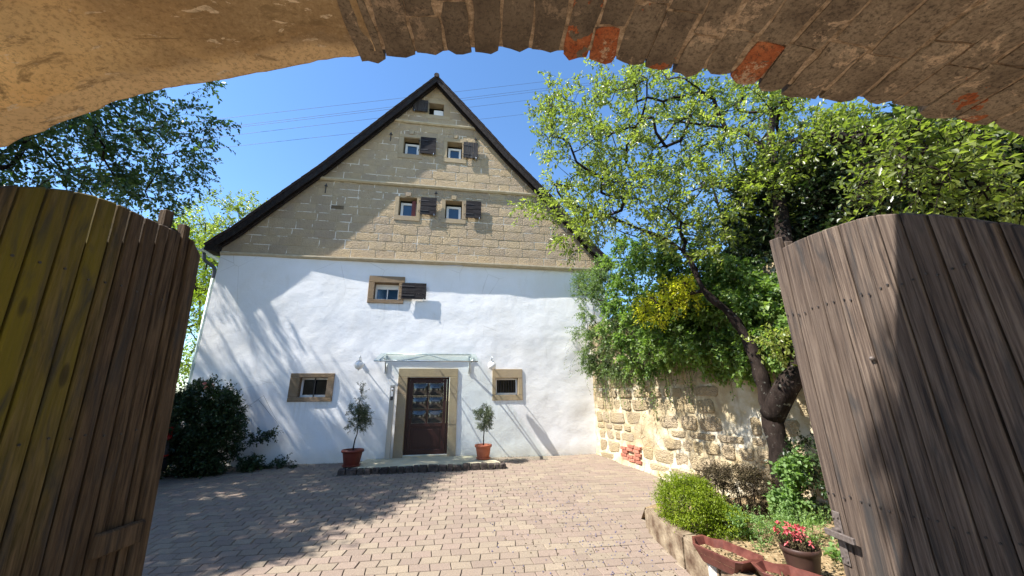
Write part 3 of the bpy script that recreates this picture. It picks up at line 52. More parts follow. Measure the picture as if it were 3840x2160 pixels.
ARCH = [(-1.553,0.771),(-1.379,0.852),(-1.2,0.947),(-1.004,1.004),(-0.792,1.057),(-0.536,1.119),(-0.353,1.132),(-0.17,1.138),(0.05,1.154),(0.201,1.139),(0.355,1.123),(0.525,1.102),(0.683,1.074),(0.886,1.025),(1.133,0.968),(1.396,0.921),(1.628,0.865),(1.72,0.81)]
WIRES = [((-18.491,28.0,23.607),(22.582,34.0,41.678)),((-18.332,28.0,22.774),(27.88,34.0,42.29)),((-18.299,28.0,22.599),(30.225,34.0,42.586)),((-17.989,28.0,21.976),(18.624,34.0,37.982)),((-17.794,28.0,20.946),(14.961,34.0,34.856))]
# ---------------------------------------------------------------- materials
def hexmix(a, b, t): return tuple(a[i]*(1-t)+b[i]*t for i in range(3))
class NB:
    def __init__(s, name):
        s.m = bpy.data.materials.new(name); s.m.use_nodes = True; s.t = s.m.node_tree
        s.b = s.t.nodes['Principled BSDF']; s.pos = s.n('ShaderNodeNewGeometry').outputs['Position']
    def n(s, ty, **kw):
        x = s.t.nodes.new(ty)
        for k, v in kw.items(): setattr(x, k, v)
        return x
    def l(s, a, b): s.t.links.new(a, b)
    def vec(s, sc=(1,1,1), src=None, rot=(0,0,0)):
        m = s.n('ShaderNodeMapping'); m.inputs['Scale'].default_value = sc; m.inputs['Rotation'].default_value = rot
        s.l(src or s.pos, m.inputs['Vector']); return m.outputs[0]
    def noise(s, scale, sc=(1,1,1), detail=5, rough=.55, dist=0, src=None, rot=(0,0,0)):
        x = s.n('ShaderNodeTexNoise'); x.inputs['Scale'].default_value = scale; x.inputs['Detail'].default_value = detail
        x.inputs['Roughness'].default_value = rough; x.inputs['Distortion'].default_value = dist
        s.l(s.vec(sc, src, rot), x.inputs['Vector']); return x.outputs['Fac']
    def vor(s, scale, sc=(1,1,1), feat='F1', out='Distance'):
        x = s.n('ShaderNodeTexVoronoi', feature=feat); x.inputs['Scale'].default_value = scale
        s.l(s.vec(sc), x.inputs['Vector']); return x.outputs[out]
    def ramp(s, fac, stops, interp='LINEAR'):
        r = s.n('ShaderNodeValToRGB'); e = r.color_ramp.elements; r.color_ramp.interpolation = interp
        while len(e) < len(stops): e.new(.5)
        for q, (p, c) in zip(e, stops): q.position = p; q.color = (c if hasattr(c, '__len__') else (c,c,c))[:3] + (1,) if hasattr(c, '__len__') else (c,c,c,1)
        s.l(fac, r.inputs[0]); return r.outputs[0]
    def mix(s, f, a, b, mode='MIX'):
        x = s.n('ShaderNodeMix', data_type='RGBA', blend_type=mode)
        for k, v in ((0, f), (6, a), (7, b)):
            if hasattr(v, 'is_linked') : s.l(v, x.inputs[k])
            else: x.inputs[k].default_value = v if k == 0 else tuple(v)[:3] + (1,)
        return x.outputs[2]
    def math(s, op, a, b=0, c=None):
        x = s.n('ShaderNodeMath', operation=op)
        for k, v in ((0, a), (1, b), (2, c)):
            if v is None: continue
            if hasattr(v, 'is_linked'): s.l(v, x.inputs[k])
            else: x.inputs[k].default_value = v
        return x.outputs[0]
    def orand(s): return s.n('ShaderNodeObjectInfo').outputs['Random']
    def attr(s, n): x = s.n('ShaderNodeAttribute'); x.attribute_name = n; return x.outputs['Fac']
    def bump(s, h, strength=.5, dist=.01, prev=None):
        x = s.n('ShaderNodeBump'); x.inputs['Strength'].default_value = strength; x.inputs['Distance'].default_value = dist
        s.l(h, x.inputs['Height'])
        if prev: s.l(prev, x.inputs['Normal'])
        s.l(x.outputs[0], s.b.inputs['Normal']); return x.outputs[0]
    def col(s, c):
        if hasattr(c, 'is_linked'): s.l(c, s.b.inputs['Base Color'])
        else: s.b.inputs['Base Color'].default_value = tuple(c) + (1,)
    def set(s, rough=.8, spec=.3, metal=0):
        if hasattr(rough, 'is_linked'): s.l(rough, s.b.inputs['Roughness'])
        else: s.b.inputs['Roughness'].default_value = rough
        s.b.inputs['Specular IOR Level'].default_value = spec; s.b.inputs['Metallic'].default_value = metal
        return s.m
M = {}
def simple(name, c1, c2, scale=8, sc=(1,1,1), rough=.8, spec=.3, metal=0, bump=.3, bd=.004, bs=None, orand=0, detail=5):
    n = NB(name); f = n.noise(scale, sc, detail)
    c = n.ramp(f, ((.3, c1), (.7, c2)))
    if orand:
        v = n.math('MULTIPLY_ADD', n.orand(), orand, 1 - orand/2)
        x = n.n('ShaderNodeVectorMath', operation='SCALE'); n.l(c, x.inputs[0]); n.l(v, x.inputs['Scale']); c = x.outputs[0]
    n.col(c)
    if bump: n.bump(n.noise(bs or scale*3, sc, 6), bump, bd)
    M[name] = n.set(rough, spec, metal); return M[name]

# white lime plaster
n = NB('white_plaster')
f = n.noise(1.1, detail=4); g = n.noise(7, (1,1,1.6), 6, .65)
c = n.mix(n.ramp(f, ((.35, 0), (.75, 1))), (.79,.80,.82), (.74,.735,.72))
st = n.noise(3.2, (1.2,1,.35), 6, .7, 1.0)
c = n.mix(n.math('MULTIPLY', n.ramp(st, ((.55, 0), (.78, 1))), .35), c, (.66,.63,.57))
sep = n.n('ShaderNodeSeparateXYZ'); n.l(n.pos, sep.inputs[0])
for wx_, wz_, hw_ in ((-1.91,4.30,.5),(1.66,1.57,.42),(-3.58,1.59,.53)):
    ax_ = n.math('ABSOLUTE', n.math('SUBTRACT', sep.outputs['X'], wx_)); mx_ = n.ramp(ax_, ((hw_*.8, 1), (min(.98, hw_*1.05), 0)))
    dz_ = n.math('SUBTRACT', wz_, sep.outputs['Z']); mz_ = n.ramp(dz_, ((0.0, 0), (.012, 1), (.7, 0)))
    stv = n.ramp(n.noise(1.0, (16,1,1.1), 4, .6), ((.46, 0), (.66, 1)))
    c = n.mix(n.math('MULTIPLY', n.math('MULTIPLY', n.math('MULTIPLY', mx_, mz_), stv), .30), c, (.45,.42,.36))
crk = n.ramp(n.vor(.9, (1,1,.8), 'DISTANCE_TO_EDGE'), ((0, .5), (.006, 0))); c = n.mix(n.math('MULTIPLY', crk, n.ramp(n.noise(.8, detail=3), ((.5, 0), (.62, 1)))), c, (.40,.38,.35))
low = n.math('MULTIPLY', n.math('SUBTRACT', n.ramp(n.math('MULTIPLY_ADD', sep.outputs['Z'], 1.6, n.math('MULTIPLY', g, .5)), ((.35, 1), (1.05, 0))), 0), .62)
c = n.mix(low, c, (.62,.57,.47))
n.col(c)
b1 = n.bump(n.noise(5, (1,1,1.2), 5, .55), .28, .03)
b2 = n.bump(n.noise(38, (.45,1,2.6), 6, .7), .62, .008, b1)
n.bump(n.noise(130, (.8,1,1.2), 3, .6), .25, .0025, b2)
M['plaster'] = n.set(.9, .15)
# sandstone ashlar
def sandstone(name, c1, c2, c3, tool=.75, dist=.012):
    n = NB(name); r = n.orand()
    c = n.ramp(r, ((0, c1), (.45, c2), (.8, c3), (1, hexmix(c1, c3, .5))))
    c = n.mix(n.math('MULTIPLY', n.noise(9, detail=6, rough=.65), .75), c, hexmix(c1, (0.13,.10,.07), .65))
    c = n.mix(n.ramp(n.noise(2.3, detail=4), ((.45, 0), (.8, .5))), c, (.30,.25,.22))
    n.col(c)
    a = n.noise(26, (1,1,1), 3, .55, .8); b = n.vor(34, (1,1,1.2))
    h = n.math('ADD', a, n.math('MULTIPLY', b, .5))
    b1 = n.bump(h, tool, dist); n.bump(n.noise(90, detail=4), .4, .003, b1)
    M[name] = n.set(.92, .1); return M[name]
sandstone('ashlar', (.49,.375,.235), (.54,.425,.275), (.43,.34,.24), 1.0, .026)
sandstone('dressed', (.42,.33,.21), (.46,.37,.24), (.38,.29,.18), .5, .006)
sandstone('dressed_dark', (.25,.175,.10), (.28,.20,.125), (.21,.15,.095), .8, .012)
sandstone('infill', (.12,.085,.045), (.13,.09,.05), (.11,.08,.05), 1, .02)
sandstone('rubble', (.42,.33,.19), (.48,.39,.25), (.38,.30,.19), 1.0, .04)
simple('cornice', (.40,.33,.22), (.52,.45,.33), 5, (1,1,1), bump=.6, bd=.01, bs=14)
n = NB('ashlar_mortar'); c = n.ramp(n.noise(2.6, detail=5, rough=.6), ((.50, (.36,.29,.19)), (.57, (.76,.71,.62)))); n.col(c); n.bump(n.noise(30, detail=6), .4, .006); M['ashlar_mortar'] = n.set(.95, .1)
n = NB('wall_render')
c = n.ramp(n.noise(1.6, detail=7, rough=.62), ((.36, (.33,.25,.14)), (.50, (.45,.38,.25)), (.64, (.60,.56,.46))))
c = n.mix(n.ramp(n.noise(6, (1,1,.4), 6), ((.5, 0), (.75, .6))), c, (.24,.18,.12))
ck = n.ramp(n.vor(3.4, (1,1,1.5), 'DISTANCE_TO_EDGE'), ((0, .8), (.04, 0))); ck = n.math('MULTIPLY', ck, n.ramp(n.noise(1.3, detail=3), ((.45, 0), (.6, 1)))); c = n.mix(ck, c, (.09,.065,.04)); n.col(c)
b1 = n.bump(n.noise(4, detail=8, rough=.7), .9, .05); n.bump(n.noise(40, detail=5), .5, .01, b1)
M['wall_render'] = n.set(.95, .1)
simple('brick_red', (.30,.085,.055), (.42,.19,.13), 20, bump=.4, orand=.5)
# vault
n = NB('vault_brick'); r = n.orand()
grime = n.ramp(n.noise(6, detail=8, rough=.65), ((.30, (.14,.10,.07)), (.50, (.29,.215,.145)), (.72, (.42,.32,.22))))
red = n.ramp(n.noise(16, detail=5), ((.3, (.36,.085,.03)), (.7, (.50,.17,.07))))
patch = n.math('GREATER_THAN', n.math('ADD', n.noise(5.5, detail=5, rough=.6), n.math('MULTIPLY', n.ramp(r, ((.70, 0), (.93, 1))), .25)), .655)
c = n.mix(patch, grime, red)
mort = n.ramp(n.noise(9, detail=10, rough=.78, dist=.4), ((.56, 0), (.585, 1)))
c = n.mix(n.math('MULTIPLY', mort, .85), c, (.62,.44,.29))
gr1 = n.noise(85, detail=7, rough=.8); c = n.mix(n.ramp(gr1, ((.38, .8), (.52, 0))), c, (.055,.04,.03)); c = n.mix(n.ramp(gr1, ((.60, 0), (.74, .6))), c, (.52,.38,.26))
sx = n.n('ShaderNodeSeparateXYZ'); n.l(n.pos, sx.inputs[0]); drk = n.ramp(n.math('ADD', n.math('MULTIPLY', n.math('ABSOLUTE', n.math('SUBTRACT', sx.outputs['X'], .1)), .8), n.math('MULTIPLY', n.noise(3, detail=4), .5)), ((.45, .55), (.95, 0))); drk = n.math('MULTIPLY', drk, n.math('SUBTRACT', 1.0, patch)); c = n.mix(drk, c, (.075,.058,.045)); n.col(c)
b1 = n.bump(n.noise(30, detail=7, rough=.7), .8, .01); n.bump(n.noise(150, detail=3), .4, .002, b1)
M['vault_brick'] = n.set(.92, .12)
n = NB('vault_mortar')
c = n.ramp(n.noise(34, detail=9, rough=.8), ((.35, (.14,.095,.06)), (.48, (.42,.29,.18)), (.62, (.68,.50,.34)))); n.col(c)
n.bump(n.noise(60, detail=6, rough=.7), 1.0, .012)
M['vault_mortar'] = n.set(.95, .1)
n = NB('vault_plaster')
sx = n.n('ShaderNodeSeparateXYZ'); n.l(n.pos, sx.inputs[0])
c = n.ramp(n.noise(1.7, detail=8, rough=.6), ((.3, (.52,.32,.13)), (.5, (.74,.47,.21)), (.68, (.84,.58,.29))))
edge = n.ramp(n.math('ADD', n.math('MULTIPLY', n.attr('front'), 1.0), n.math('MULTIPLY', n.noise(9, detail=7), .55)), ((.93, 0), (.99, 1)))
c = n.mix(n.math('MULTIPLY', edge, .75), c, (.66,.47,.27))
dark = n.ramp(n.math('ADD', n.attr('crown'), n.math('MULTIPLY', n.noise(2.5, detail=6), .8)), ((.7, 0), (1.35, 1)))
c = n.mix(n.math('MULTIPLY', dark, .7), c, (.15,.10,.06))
chip = n.ramp(n.noise(11, (1,2.2,1), 7, .62, .8), ((.635, 0), (.65, 1)))
c = n.mix(n.math('MULTIPLY', chip, .85), c, (.72,.56,.38))
gr1 = n.noise(75, (1,1,1.3), 7, .75); c = n.mix(n.ramp(gr1, ((.38, .55), (.50, 0))), c, (.20,.125,.06)); c = n.mix(n.ramp(gr1, ((.56, 0), (.68, .35))), c, (.74,.54,.33))
cr = n.ramp(n.noise(4.0, (1,2.5,1), 9, .7, 1.5), ((.36, .7), (.43, 0))); c = n.mix(cr, c, (.20,.13,.065)); n.col(c)
b1 = n.bump(n.noise(3, detail=6), .6, .03); b2 = n.bump(n.noise(55, detail=7, rough=.7), .55, .006, b1); n.bump(chip, -.5, .003, b2)
M['vault_plaster'] = n.set(.93, .12)
# weathered planks: attribute-free, grain along Z
def wood(name, ca, cb, cdark, stain=None, grain=(58,58,1.9), rough=.82, band=False):
    n = NB(name); r = n.orand()
    off = n.n('ShaderNodeCombineXYZ'); n.l(n.math('MULTIPLY', r, 37.0), off.inputs[2]); n.l(n.math('MULTIPLY', r, 11.0), off.inputs[0])
    ad = n.n('ShaderNodeVectorMath', operation='ADD'); n.l(n.pos, ad.inputs[0]); n.l(off.outputs[0], ad.inputs[1]); p = ad.outputs[0]
    g = n.noise(1, grain, 7, .66, .25, src=p)
    c = n.ramp(g, ((.34, cdark), (.46, ca), (.62, cb)))
    c = n.mix(n.math('MULTIPLY', r, .55), c, hexmix(ca, cdark, .35))
    if stain:
        s_ = n.ramp(n.math('ADD', n.noise(1.0, (1.3,1.3,.55), 3, .5), n.math('MULTIPLY', r, .22)), ((.50, 0), (.72, 1)))
        if band:                                     # algae keep to the damp upper boards beside the hinge side
            sp_ = n.n('ShaderNodeSeparateXYZ'); n.l(n.pos, sp_.inputs[0])
            dd = n.math('ADD', n.math('MULTIPLY', sp_.outputs['X'], .1414), n.math('MULTIPLY', sp_.outputs['Y'], .98995))
            dz = n.math('MULTIPLY_ADD', n.noise(1.0, (5,5,.9), 4, .6, src=p), .55, n.math('MULTIPLY', n.math('SUBTRACT', sp_.outputs['Z'], 1.3), -.06))
            m1 = n.ramp(n.math('ABSOLUTE', n.math('SUBTRACT', dd, 1.55)), ((.16, 1), (.27, 0)))
            m2 = n.ramp(sp_.outputs['Z'], ((.9, 0), (1.0, 1))); m2 = n.ramp(n.math('MULTIPLY', sp_.outputs['Z'], .4), ((.38, 0), (.60, 1)))
            s_ = n.math('MULTIPLY', n.math('MULTIPLY', m1, m2), n.ramp(dz, ((.15, .25), (.30, 1))))
        c = n.mix(n.math('MULTIPLY', s_, .85), c, stain)
    d2 = n.ramp(n.noise(1.0, (7,7,1.3), 4, .6, 1.2, src=p), ((.53, 0), (.68, 1)))
    c = n.mix(n.math('MULTIPLY', d2, .75), c, hexmix(cdark, (0.04,.045,.05), .5))
    knot = n.ramp(n.vor(1.0, (6.5,6.5,2.1)), ((.0, 1), (.09, .8), (.13, 0)))
    c = n.mix(n.math('MULTIPLY', knot, .75), c, cdark)
    n.col(c); b1 = n.bump(g, .75, .012); n.bump(n.noise(1, (150,150,5), 4, src=p), .45, .004, b1)
    M[name] = n.set(rough, .25)
wood('wood_right', (.092,.066,.052), (.185,.142,.112), (.020,.017,.016))
wood('wood_left', (.070,.044,.024), (.150,.100,.058), (.014,.009,.006), stain=(.15,.118,.006), band=True)
wood('wood_dark', (.014,.011,.013), (.036,.030,.030), (.005,.004,.005), grain=(4,30,30))
wood('wood_dark_v', (.030,.026,.027), (.085,.078,.076), (.010,.009,.009), grain=(34,34,2))
wood('rake_wood', (.014,.009,.008), (.034,.026,.022), (.005,.004,.004), grain=(14,14,14))
simple('dark_gap', (.006,.004,.003), (.012,.008,.006), 20, bump=0)
simple('door_wood', (.022,.004,.0035), (.034,.007,.006), 30, (1,1,.1), rough=.45, spec=.4, bump=.2, bd=.002)
simple('white_paint', (.74,.75,.76), (.80,.81,.82), 10, rough=.5, bump=.1)
simple('iron', (.03,.028,.03), (.09,.08,.075), 40, rough=.6, spec=.5, metal=.5, bump=.3)
simple('rust_iron', (.10,.08,.07), (.19,.16,.15), 60, rough=.65, spec=.5, metal=.4, bump=.5)
simple('steel', (.5,.52,.52), (.62,.64,.64), 5, rough=.32, spec=.5, metal=.85, bump=0)
simple('brushed_steel', (.42,.42,.41), (.52,.52,.5), 40, (1,1,.05), rough=.4, spec=.5, metal=.7, bump=0)
simple('zinc', (.33,.40,.38), (.42,.50,.48), 6, rough=.5, spec=.5, metal=.3, bump=.1)
simple('zinc_dark', (.06,.065,.08), (.10,.10,.12), 6, rough=.5, spec=.5, metal=.3, bump=.1)
simple('roof_tile', (.022,.017,.016), (.05,.036,.032), 7, rough=.9, bump=.4)
simple('terracotta', (.36,.10,.052), (.44,.14,.075), 9, rough=.6, spec=.3, bump=.15)
simple('terracotta_shade_brown', (.10,.020,.014), (.14,.03,.02), 9, rough=.5, spec=.35, bump=.15)  # left pot's shade painted into its clay; also colours the brown board
simple('trough_clay', (.070,.018,.014), (.15,.05,.038), 14, rough=.5, spec=.4, bump=.35, bd=.003)
simple('brown_plastic', (.04,.02,.016), (.06,.032,.025), 9, rough=.45, spec=.4, bump=0)
simple('bounce_gravel', (.46,.40,.31), (.56,.49,.39), 30, rough=1, bump=.3)
simple('soil', (.05,.033,.02), (.15,.105,.065), 22, rough=1, spec=.05, bump=1, bd=.03, bs=30)
simple('litter', (.16,.10,.05), (.42,.32,.19), 30, rough=1, spec=.05, bump=1, bd=.02, bs=60)
simple('kerb_stone', (.085,.052,.034), (.31,.25,.175), 5, rough=.95, spec=.1, bump=.9, bd=.03, bs=12, detail=8)
simple('cobble', (.025,.02,.019), (.10,.08,.07), 12, rough=.95, spec=.1, bump=.9, bd=.02, bs=25, orand=.5)
simple('step_stone', (.45,.40,.27), (.55,.50,.36), 4, rough=.9, bump=.3)
simple('white_block', (.45,.44,.42), (.62,.60,.57), 12, rough=.9, bump=.3)
simple('red_flower', (.42,.03,.05), (.60,.16,.17), 30, rough=.6, bump=0)
simple('pink_flower', (.70,.28,.26), (.80,.42,.36), 30, rough=.6, bump=0)
simple('plum', (.06,.05,.10), (.16,.16,.26), 40, rough=.5, bump=0)
simple('car_paint', (.16,.165,.175), (.18,.185,.195), 2, rough=.3, spec=.5, metal=.4, bump=0)
simple('tyre', (.012,.012,.013), (.02,.02,.022), 20, rough=.85, bump=.1)
simple('tail_lamp', (.35,.01,.012), (.45,.02,.02), 20, rough=.15, spec=.5, bump=0)
simple('far_ground', (.10,.12,.05), (.18,.17,.09), 1.5, rough=1, bump=.3)
n = NB('paving'); r = n.orand(); a = n.attr('tint')
base = n.ramp(n.math('ADD', n.math('MULTIPLY', a, 1.0), 0), ((0, (.235,.185,.145)), (.30, (.285,.218,.175)), (.65, (.270,.222,.165)), (1, (.325,.265,.195))))
sp = n.noise(95, detail=3, rough=.8)
c = n.mix(n.ramp(sp, ((.40, .55), (.62, 0))), base, (.11,.085,.075))
c = n.mix(n.ramp(sp, ((.60, 0), (.75, .5))), c, (.48,.40,.32))
c = n.mix(n.ramp(n.noise(.55, detail=5), ((.45, 0), (.72, .5))), c, (.20,.155,.125)); n.col(c)
n.bump(sp, .6, .004)
M['paving'] = n.set(.93, .12)
simple('joint_sand', (.035,.026,.02), (.09,.07,.05), 40, rough=1, bump=.5)
def barkmat(name, c1, c2, lich):
    n = NB(name); c = n.ramp(n.noise(9, (1,1,.35), 7, .65), ((.35, c1), (.65, c2)))
    c = n.mix(n.ramp(n.noise(13, detail=6, rough=.7), ((.60, 0), (.66, .8))), c, lich); n.col(c)
    n.bump(n.noise(16, (1,1,.3), 7, .7), 1, .03); M[name] = n.set(.95, .1)
barkmat('bark', (.010,.007,.006), (.036,.026,.022), (.20,.20,.17))
def leafmat(name, stops, trans=.35, rough=.45, spec=.35):
    n = NB(name); a = n.attr('tint'); c = n.ramp(a, stops); n.col(c); m = n.set(rough, spec)
    tr = n.n('ShaderNodeBsdfTranslucent'); ms = n.n('ShaderNodeMixShader'); ms.inputs[0].default_value = trans
    tc = n.mix(1.0, c, (1.0,1.15,.45), 'MULTIPLY'); x = n.n('ShaderNodeVectorMath', operation='SCALE'); x.inputs['Scale'].default_value = 1.7
    n.l(tc, x.inputs[0]); n.l(x.outputs[0], tr.inputs[0])
    n.l(n.b.outputs[0], ms.inputs[1]); n.l(tr.outputs[0], ms.inputs[2]); n.l(ms.outputs[0], n.t.nodes['Material Output'].inputs[0])
    M[name] = m
leafmat('plum_leaf', ((0, (.075,.10,.022)), (.5, (.155,.185,.042)), (.85, (.23,.26,.075)), (1, (.36,.36,.14))), .48, .36, .7)
leafmat('elm_leaf', ((0, (.025,.055,.016)), (.6, (.05,.095,.025)), (1, (.12,.16,.035))), .3, .35, .7)
leafmat('ivy_leaf', ((0, (.055,.105,.03)), (.5, (.125,.20,.05)), (1, (.22,.29,.09))), .4, .42, .5)
leafmat('grey_leaf', ((0, (.075,.125,.045)), (.6, (.13,.19,.07)), (1, (.20,.26,.11))), .35, .45, .5)
leafmat('dark_leaf', ((0, (.012,.026,.009)), (.6, (.035,.06,.02)), (1, (.13,.17,.075))), .2, .35, .7)
leafmat('yellow_leaf', ((0, (.30,.32,.03)), (.6, (.50,.47,.04)), (1, (.62,.55,.07))), .5)
leafmat('olive_leaf', ((0, (.05,.07,.035)), (.6, (.10,.125,.07)), (1, (.22,.25,.16))), .15, .5)
leafmat('box_leaf', ((0, (.10,.14,.010)), (.6, (.19,.25,.018)), (1, (.30,.35,.03))), .4, .45)
leafmat('dry_leaf', ((0, (.025,.018,.012)), (.6, (.055,.042,.025)), (1, (.12,.10,.05))), .15, .8, .1)
leafmat('rose_leaf', ((0, (.014,.030,.010)), (.6, (.028,.052,.018)), (1, (.05,.08,.025))), .2, .4)
leafmat('herb_leaf', ((0, (.11,.19,.06)), (.6, (.19,.29,.10)), (1, (.30,.40,.14))), .4, .5)
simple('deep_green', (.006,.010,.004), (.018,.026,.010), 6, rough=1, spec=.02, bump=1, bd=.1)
# glass
def glassmat(name, col, rough=.05):
    n = NB(name); n.col(col); M[name] = n.set(rough, .8)
glassmat('pane_sky_blue', (.018,.045,.085)); glassmat('pane_dark', (.006,.008,.010)); glassmat('bull_glass', (.035,.033,.032), .08)  # the blue pane has the sky's reflection painted into its base colour
n = NB('canopy_glass'); n.t.nodes.remove(n.b)
tr = n.n('ShaderNodeBsdfTransparent'); tr.inputs[0].default_value = (.93,.97,.955,1); gl = n.n('ShaderNodeBsdfGlossy'); gl.inputs['Roughness'].default_value = .03
df = n.n('ShaderNodeBsdfDiffuse'); df.inputs[0].default_value = (.6,.7,.66,1)
m1 = n.n('ShaderNodeMixShader'); m1.inputs[0].default_value = .04; m2 = n.n('ShaderNodeMixShader'); m2.inputs[0].default_value = .018
n.l(tr.outputs[0], m1.inputs[1]); n.l(gl.outputs[0], m1.inputs[2]); n.l(m1.outputs[0], m2.inputs[1]); n.l(df.outputs[0], m2.inputs[2]); n.l(m2.outputs[0], n.t.nodes['Material Output'].inputs[0])
M['canopy_glass'] = n.m
simple('globe', (.82,.81,.78), (.86,.85,.82), 4, rough=.2, spec=.5, bump=0)

# ---------------------------------------------------------------- object helpers
def tag(o, label=None, cat=None, group=None, kind=None):
    if label: o['label'] = label
    if cat: o['category'] = cat
    if group: o['group'] = group
    if kind: o['kind'] = kind
    return o
def thing(name, loc, label, cat, group=None):
    o = bpy.data.objects.new(name, None); COL.objects.link(o); o.location = loc; o.empty_display_size = .1
    return tag(o, label, cat, group)
def worldinv(p):
    m = Matrix.Identity(4)
    while p is not None: m = Matrix.Translation(p.location) @ p.matrix_parent_inverse @ m if p.parent is None else (p.matrix_parent_inverse @ Matrix.Translation(p.location)) @ m; p = p.parent
    return m
def link(name, me, mat=None, parent=None, loc=None):
    o = bpy.data.objects.new(name, me); COL.objects.link(o)
    if mat and me and not me.materials: me.materials.append(M[mat] if isinstance(mat, str) else mat)
    if loc is not None: o.location = loc
    if parent is not None:
        o.parent = parent; o.matrix_parent_inverse = worldinv(parent).inverted()
    return o
def mesh(name, V, F, smooth=False):
    me = bpy.data.meshes.new(name); me.from_pydata([tuple(v) for v in V], [], F); me.update()
    if smooth: me.polygons.foreach_set('use_smooth', [True]*len(me.polygons))
    return me
def obj(name, V, F, mat, parent=None, smooth=False): return link(name, mesh(name, V, F, smooth), mat, parent)
BF = [(0,3,2,1),(4,5,6,7),(0,1,5,4),(1,2,6,5),(2,3,7,6),(3,0,4,7)]
class MB:                                          # collects shapes into one mesh
    def __init__(s): s.V = []; s.F = []
    def add(s, V, F): k = len(s.V); s.V += [tuple(v) for v in V]; s.F += [tuple(i+k for i in f) for f in F]; return s
    def box(s, a, b): return s.add([(a[0],a[1],a[2]),(b[0],a[1],a[2]),(b[0],b[1],a[2]),(a[0],b[1],a[2]),(a[0],a[1],b[2]),(b[0],a[1],b[2]),(b[0],b[1],b[2]),(a[0],b[1],b[2])], BF)
    def hexa(s, P): return s.add(P, BF)
    def tube(s, pts, rad, n=8, cap=True):
        pts = [Vector(p) for p in pts]; rad = rad if hasattr(rad, '__len__') else [rad]*len(pts); V = []; F = []
        ref = None
        for i, p in enumerate(pts):
            t = (pts[min(i+1, len(pts)-1)] - pts[max(i-1, 0)]).normalized()
            if ref is None: ref = t.orthogonal().normalized()
            ref = (ref - t*ref.dot(t)).normalized(); b = t.cross(ref)
            for k in range(n):
                a = 2*math.pi*k/n; V.append(p + (ref*math.cos(a) + b*math.sin(a))*rad[i])
        for i in range(len(pts)-1):
            for k in range(n): F.append((i*n+k, i*n+(k+1)%n, (i+1)*n+(k+1)%n, (i+1)*n+k))
        if cap: F.append(tuple(range(n))[::-1]); F.append(tuple((len(pts)-1)*n+k for k in range(n)))
        return s.add(V, F)
    def lathe(s, c, prof, n=24):
        V = []; F = []
        for r, z in prof:
            for k in range(n): a = 2*math.pi*k/n; V.append((c[0]+r*math.cos(a), c[1]+r*math.sin(a), c[2]+z))
        for i in range(len(prof)-1):
            for k in range(n): F.append((i*n+k, i*n+(k+1)%n, (i+1)*n+(k+1)%n, (i+1)*n+k))
        return s.add(V, F)
    def build(s, name, mat, parent=None, smooth=False, bevel=0, seg=1):
        me = mesh(name, s.V, s.F)
        if bevel:
            bm = bmesh.new(); bm.from_mesh(me)
            bmesh.ops.bevel(bm, geom=bm.edges[:], offset=bevel, segments=seg, affect='EDGES', clamp_overlap=True)
            bm.to_mesh(me); bm.free()
        if smooth: me.polygons.foreach_set('use_smooth', [True]*len(me.polygons))
        return link(name, me, mat, parent)
def rand(a, b): return random.uniform(a, b)

# ---------------------------------------------------------------- foliage
def leaf_obj(name, P, Dr, size, mat, parent=None, width=.5, tint=None, fold=.25, up=None):
    N = len(P); P = np.asarray(P, float); Dr = np.asarray(Dr, float); Dr /= np.linalg.norm(Dr, axis=1)[:,None] + 1e-9
    size = np.broadcast_to(np.asarray(size, float), (N,))[:,None]
    U = rng.normal(size=(N,3))*.55 + (np.array([0,0,1.0]) if up is None else np.asarray(up))
    Sd = np.cross(Dr, U); Sd /= np.linalg.norm(Sd, axis=1)[:,None] + 1e-9; Nn = np.cross(Sd, Dr)
    b = P; t = P + Dr*size; m = P + Dr*size*.45
    l = m + Sd*size*width*.5 + Nn*size*fold*.4; r = m - Sd*size*width*.5 + Nn*size*fold*.4
    t = t - Nn*size*.12
    V = np.stack([b, l, t, r], 1).reshape(-1,3)
    i = np.arange(N)*4; F = np.stack([i, i+1, i+2, i, i+2, i+3], 1).reshape(-1,3)
    me = bpy.data.meshes.new(name); me.vertices.add(len(V)); me.vertices.foreach_set('co', V.ravel())
    me.loops.add(F.size); me.loops.foreach_set('vertex_index', F.ravel().astype(np.int32))
    me.polygons.add(len(F)); me.polygons.foreach_set('loop_start', np.arange(0, F.size, 3, dtype=np.int32)); me.polygons.foreach_set('loop_total', np.full(len(F), 3, dtype=np.int32))
    me.update(calc_edges=True)
    tv = rng.random(N) if tint is None else tint
    at = me.attributes.new('tint', 'FLOAT', 'FACE'); at.data.foreach_set('value', np.repeat(tv, 2).astype(np.float32))
    return link(name, me, mat, parent)
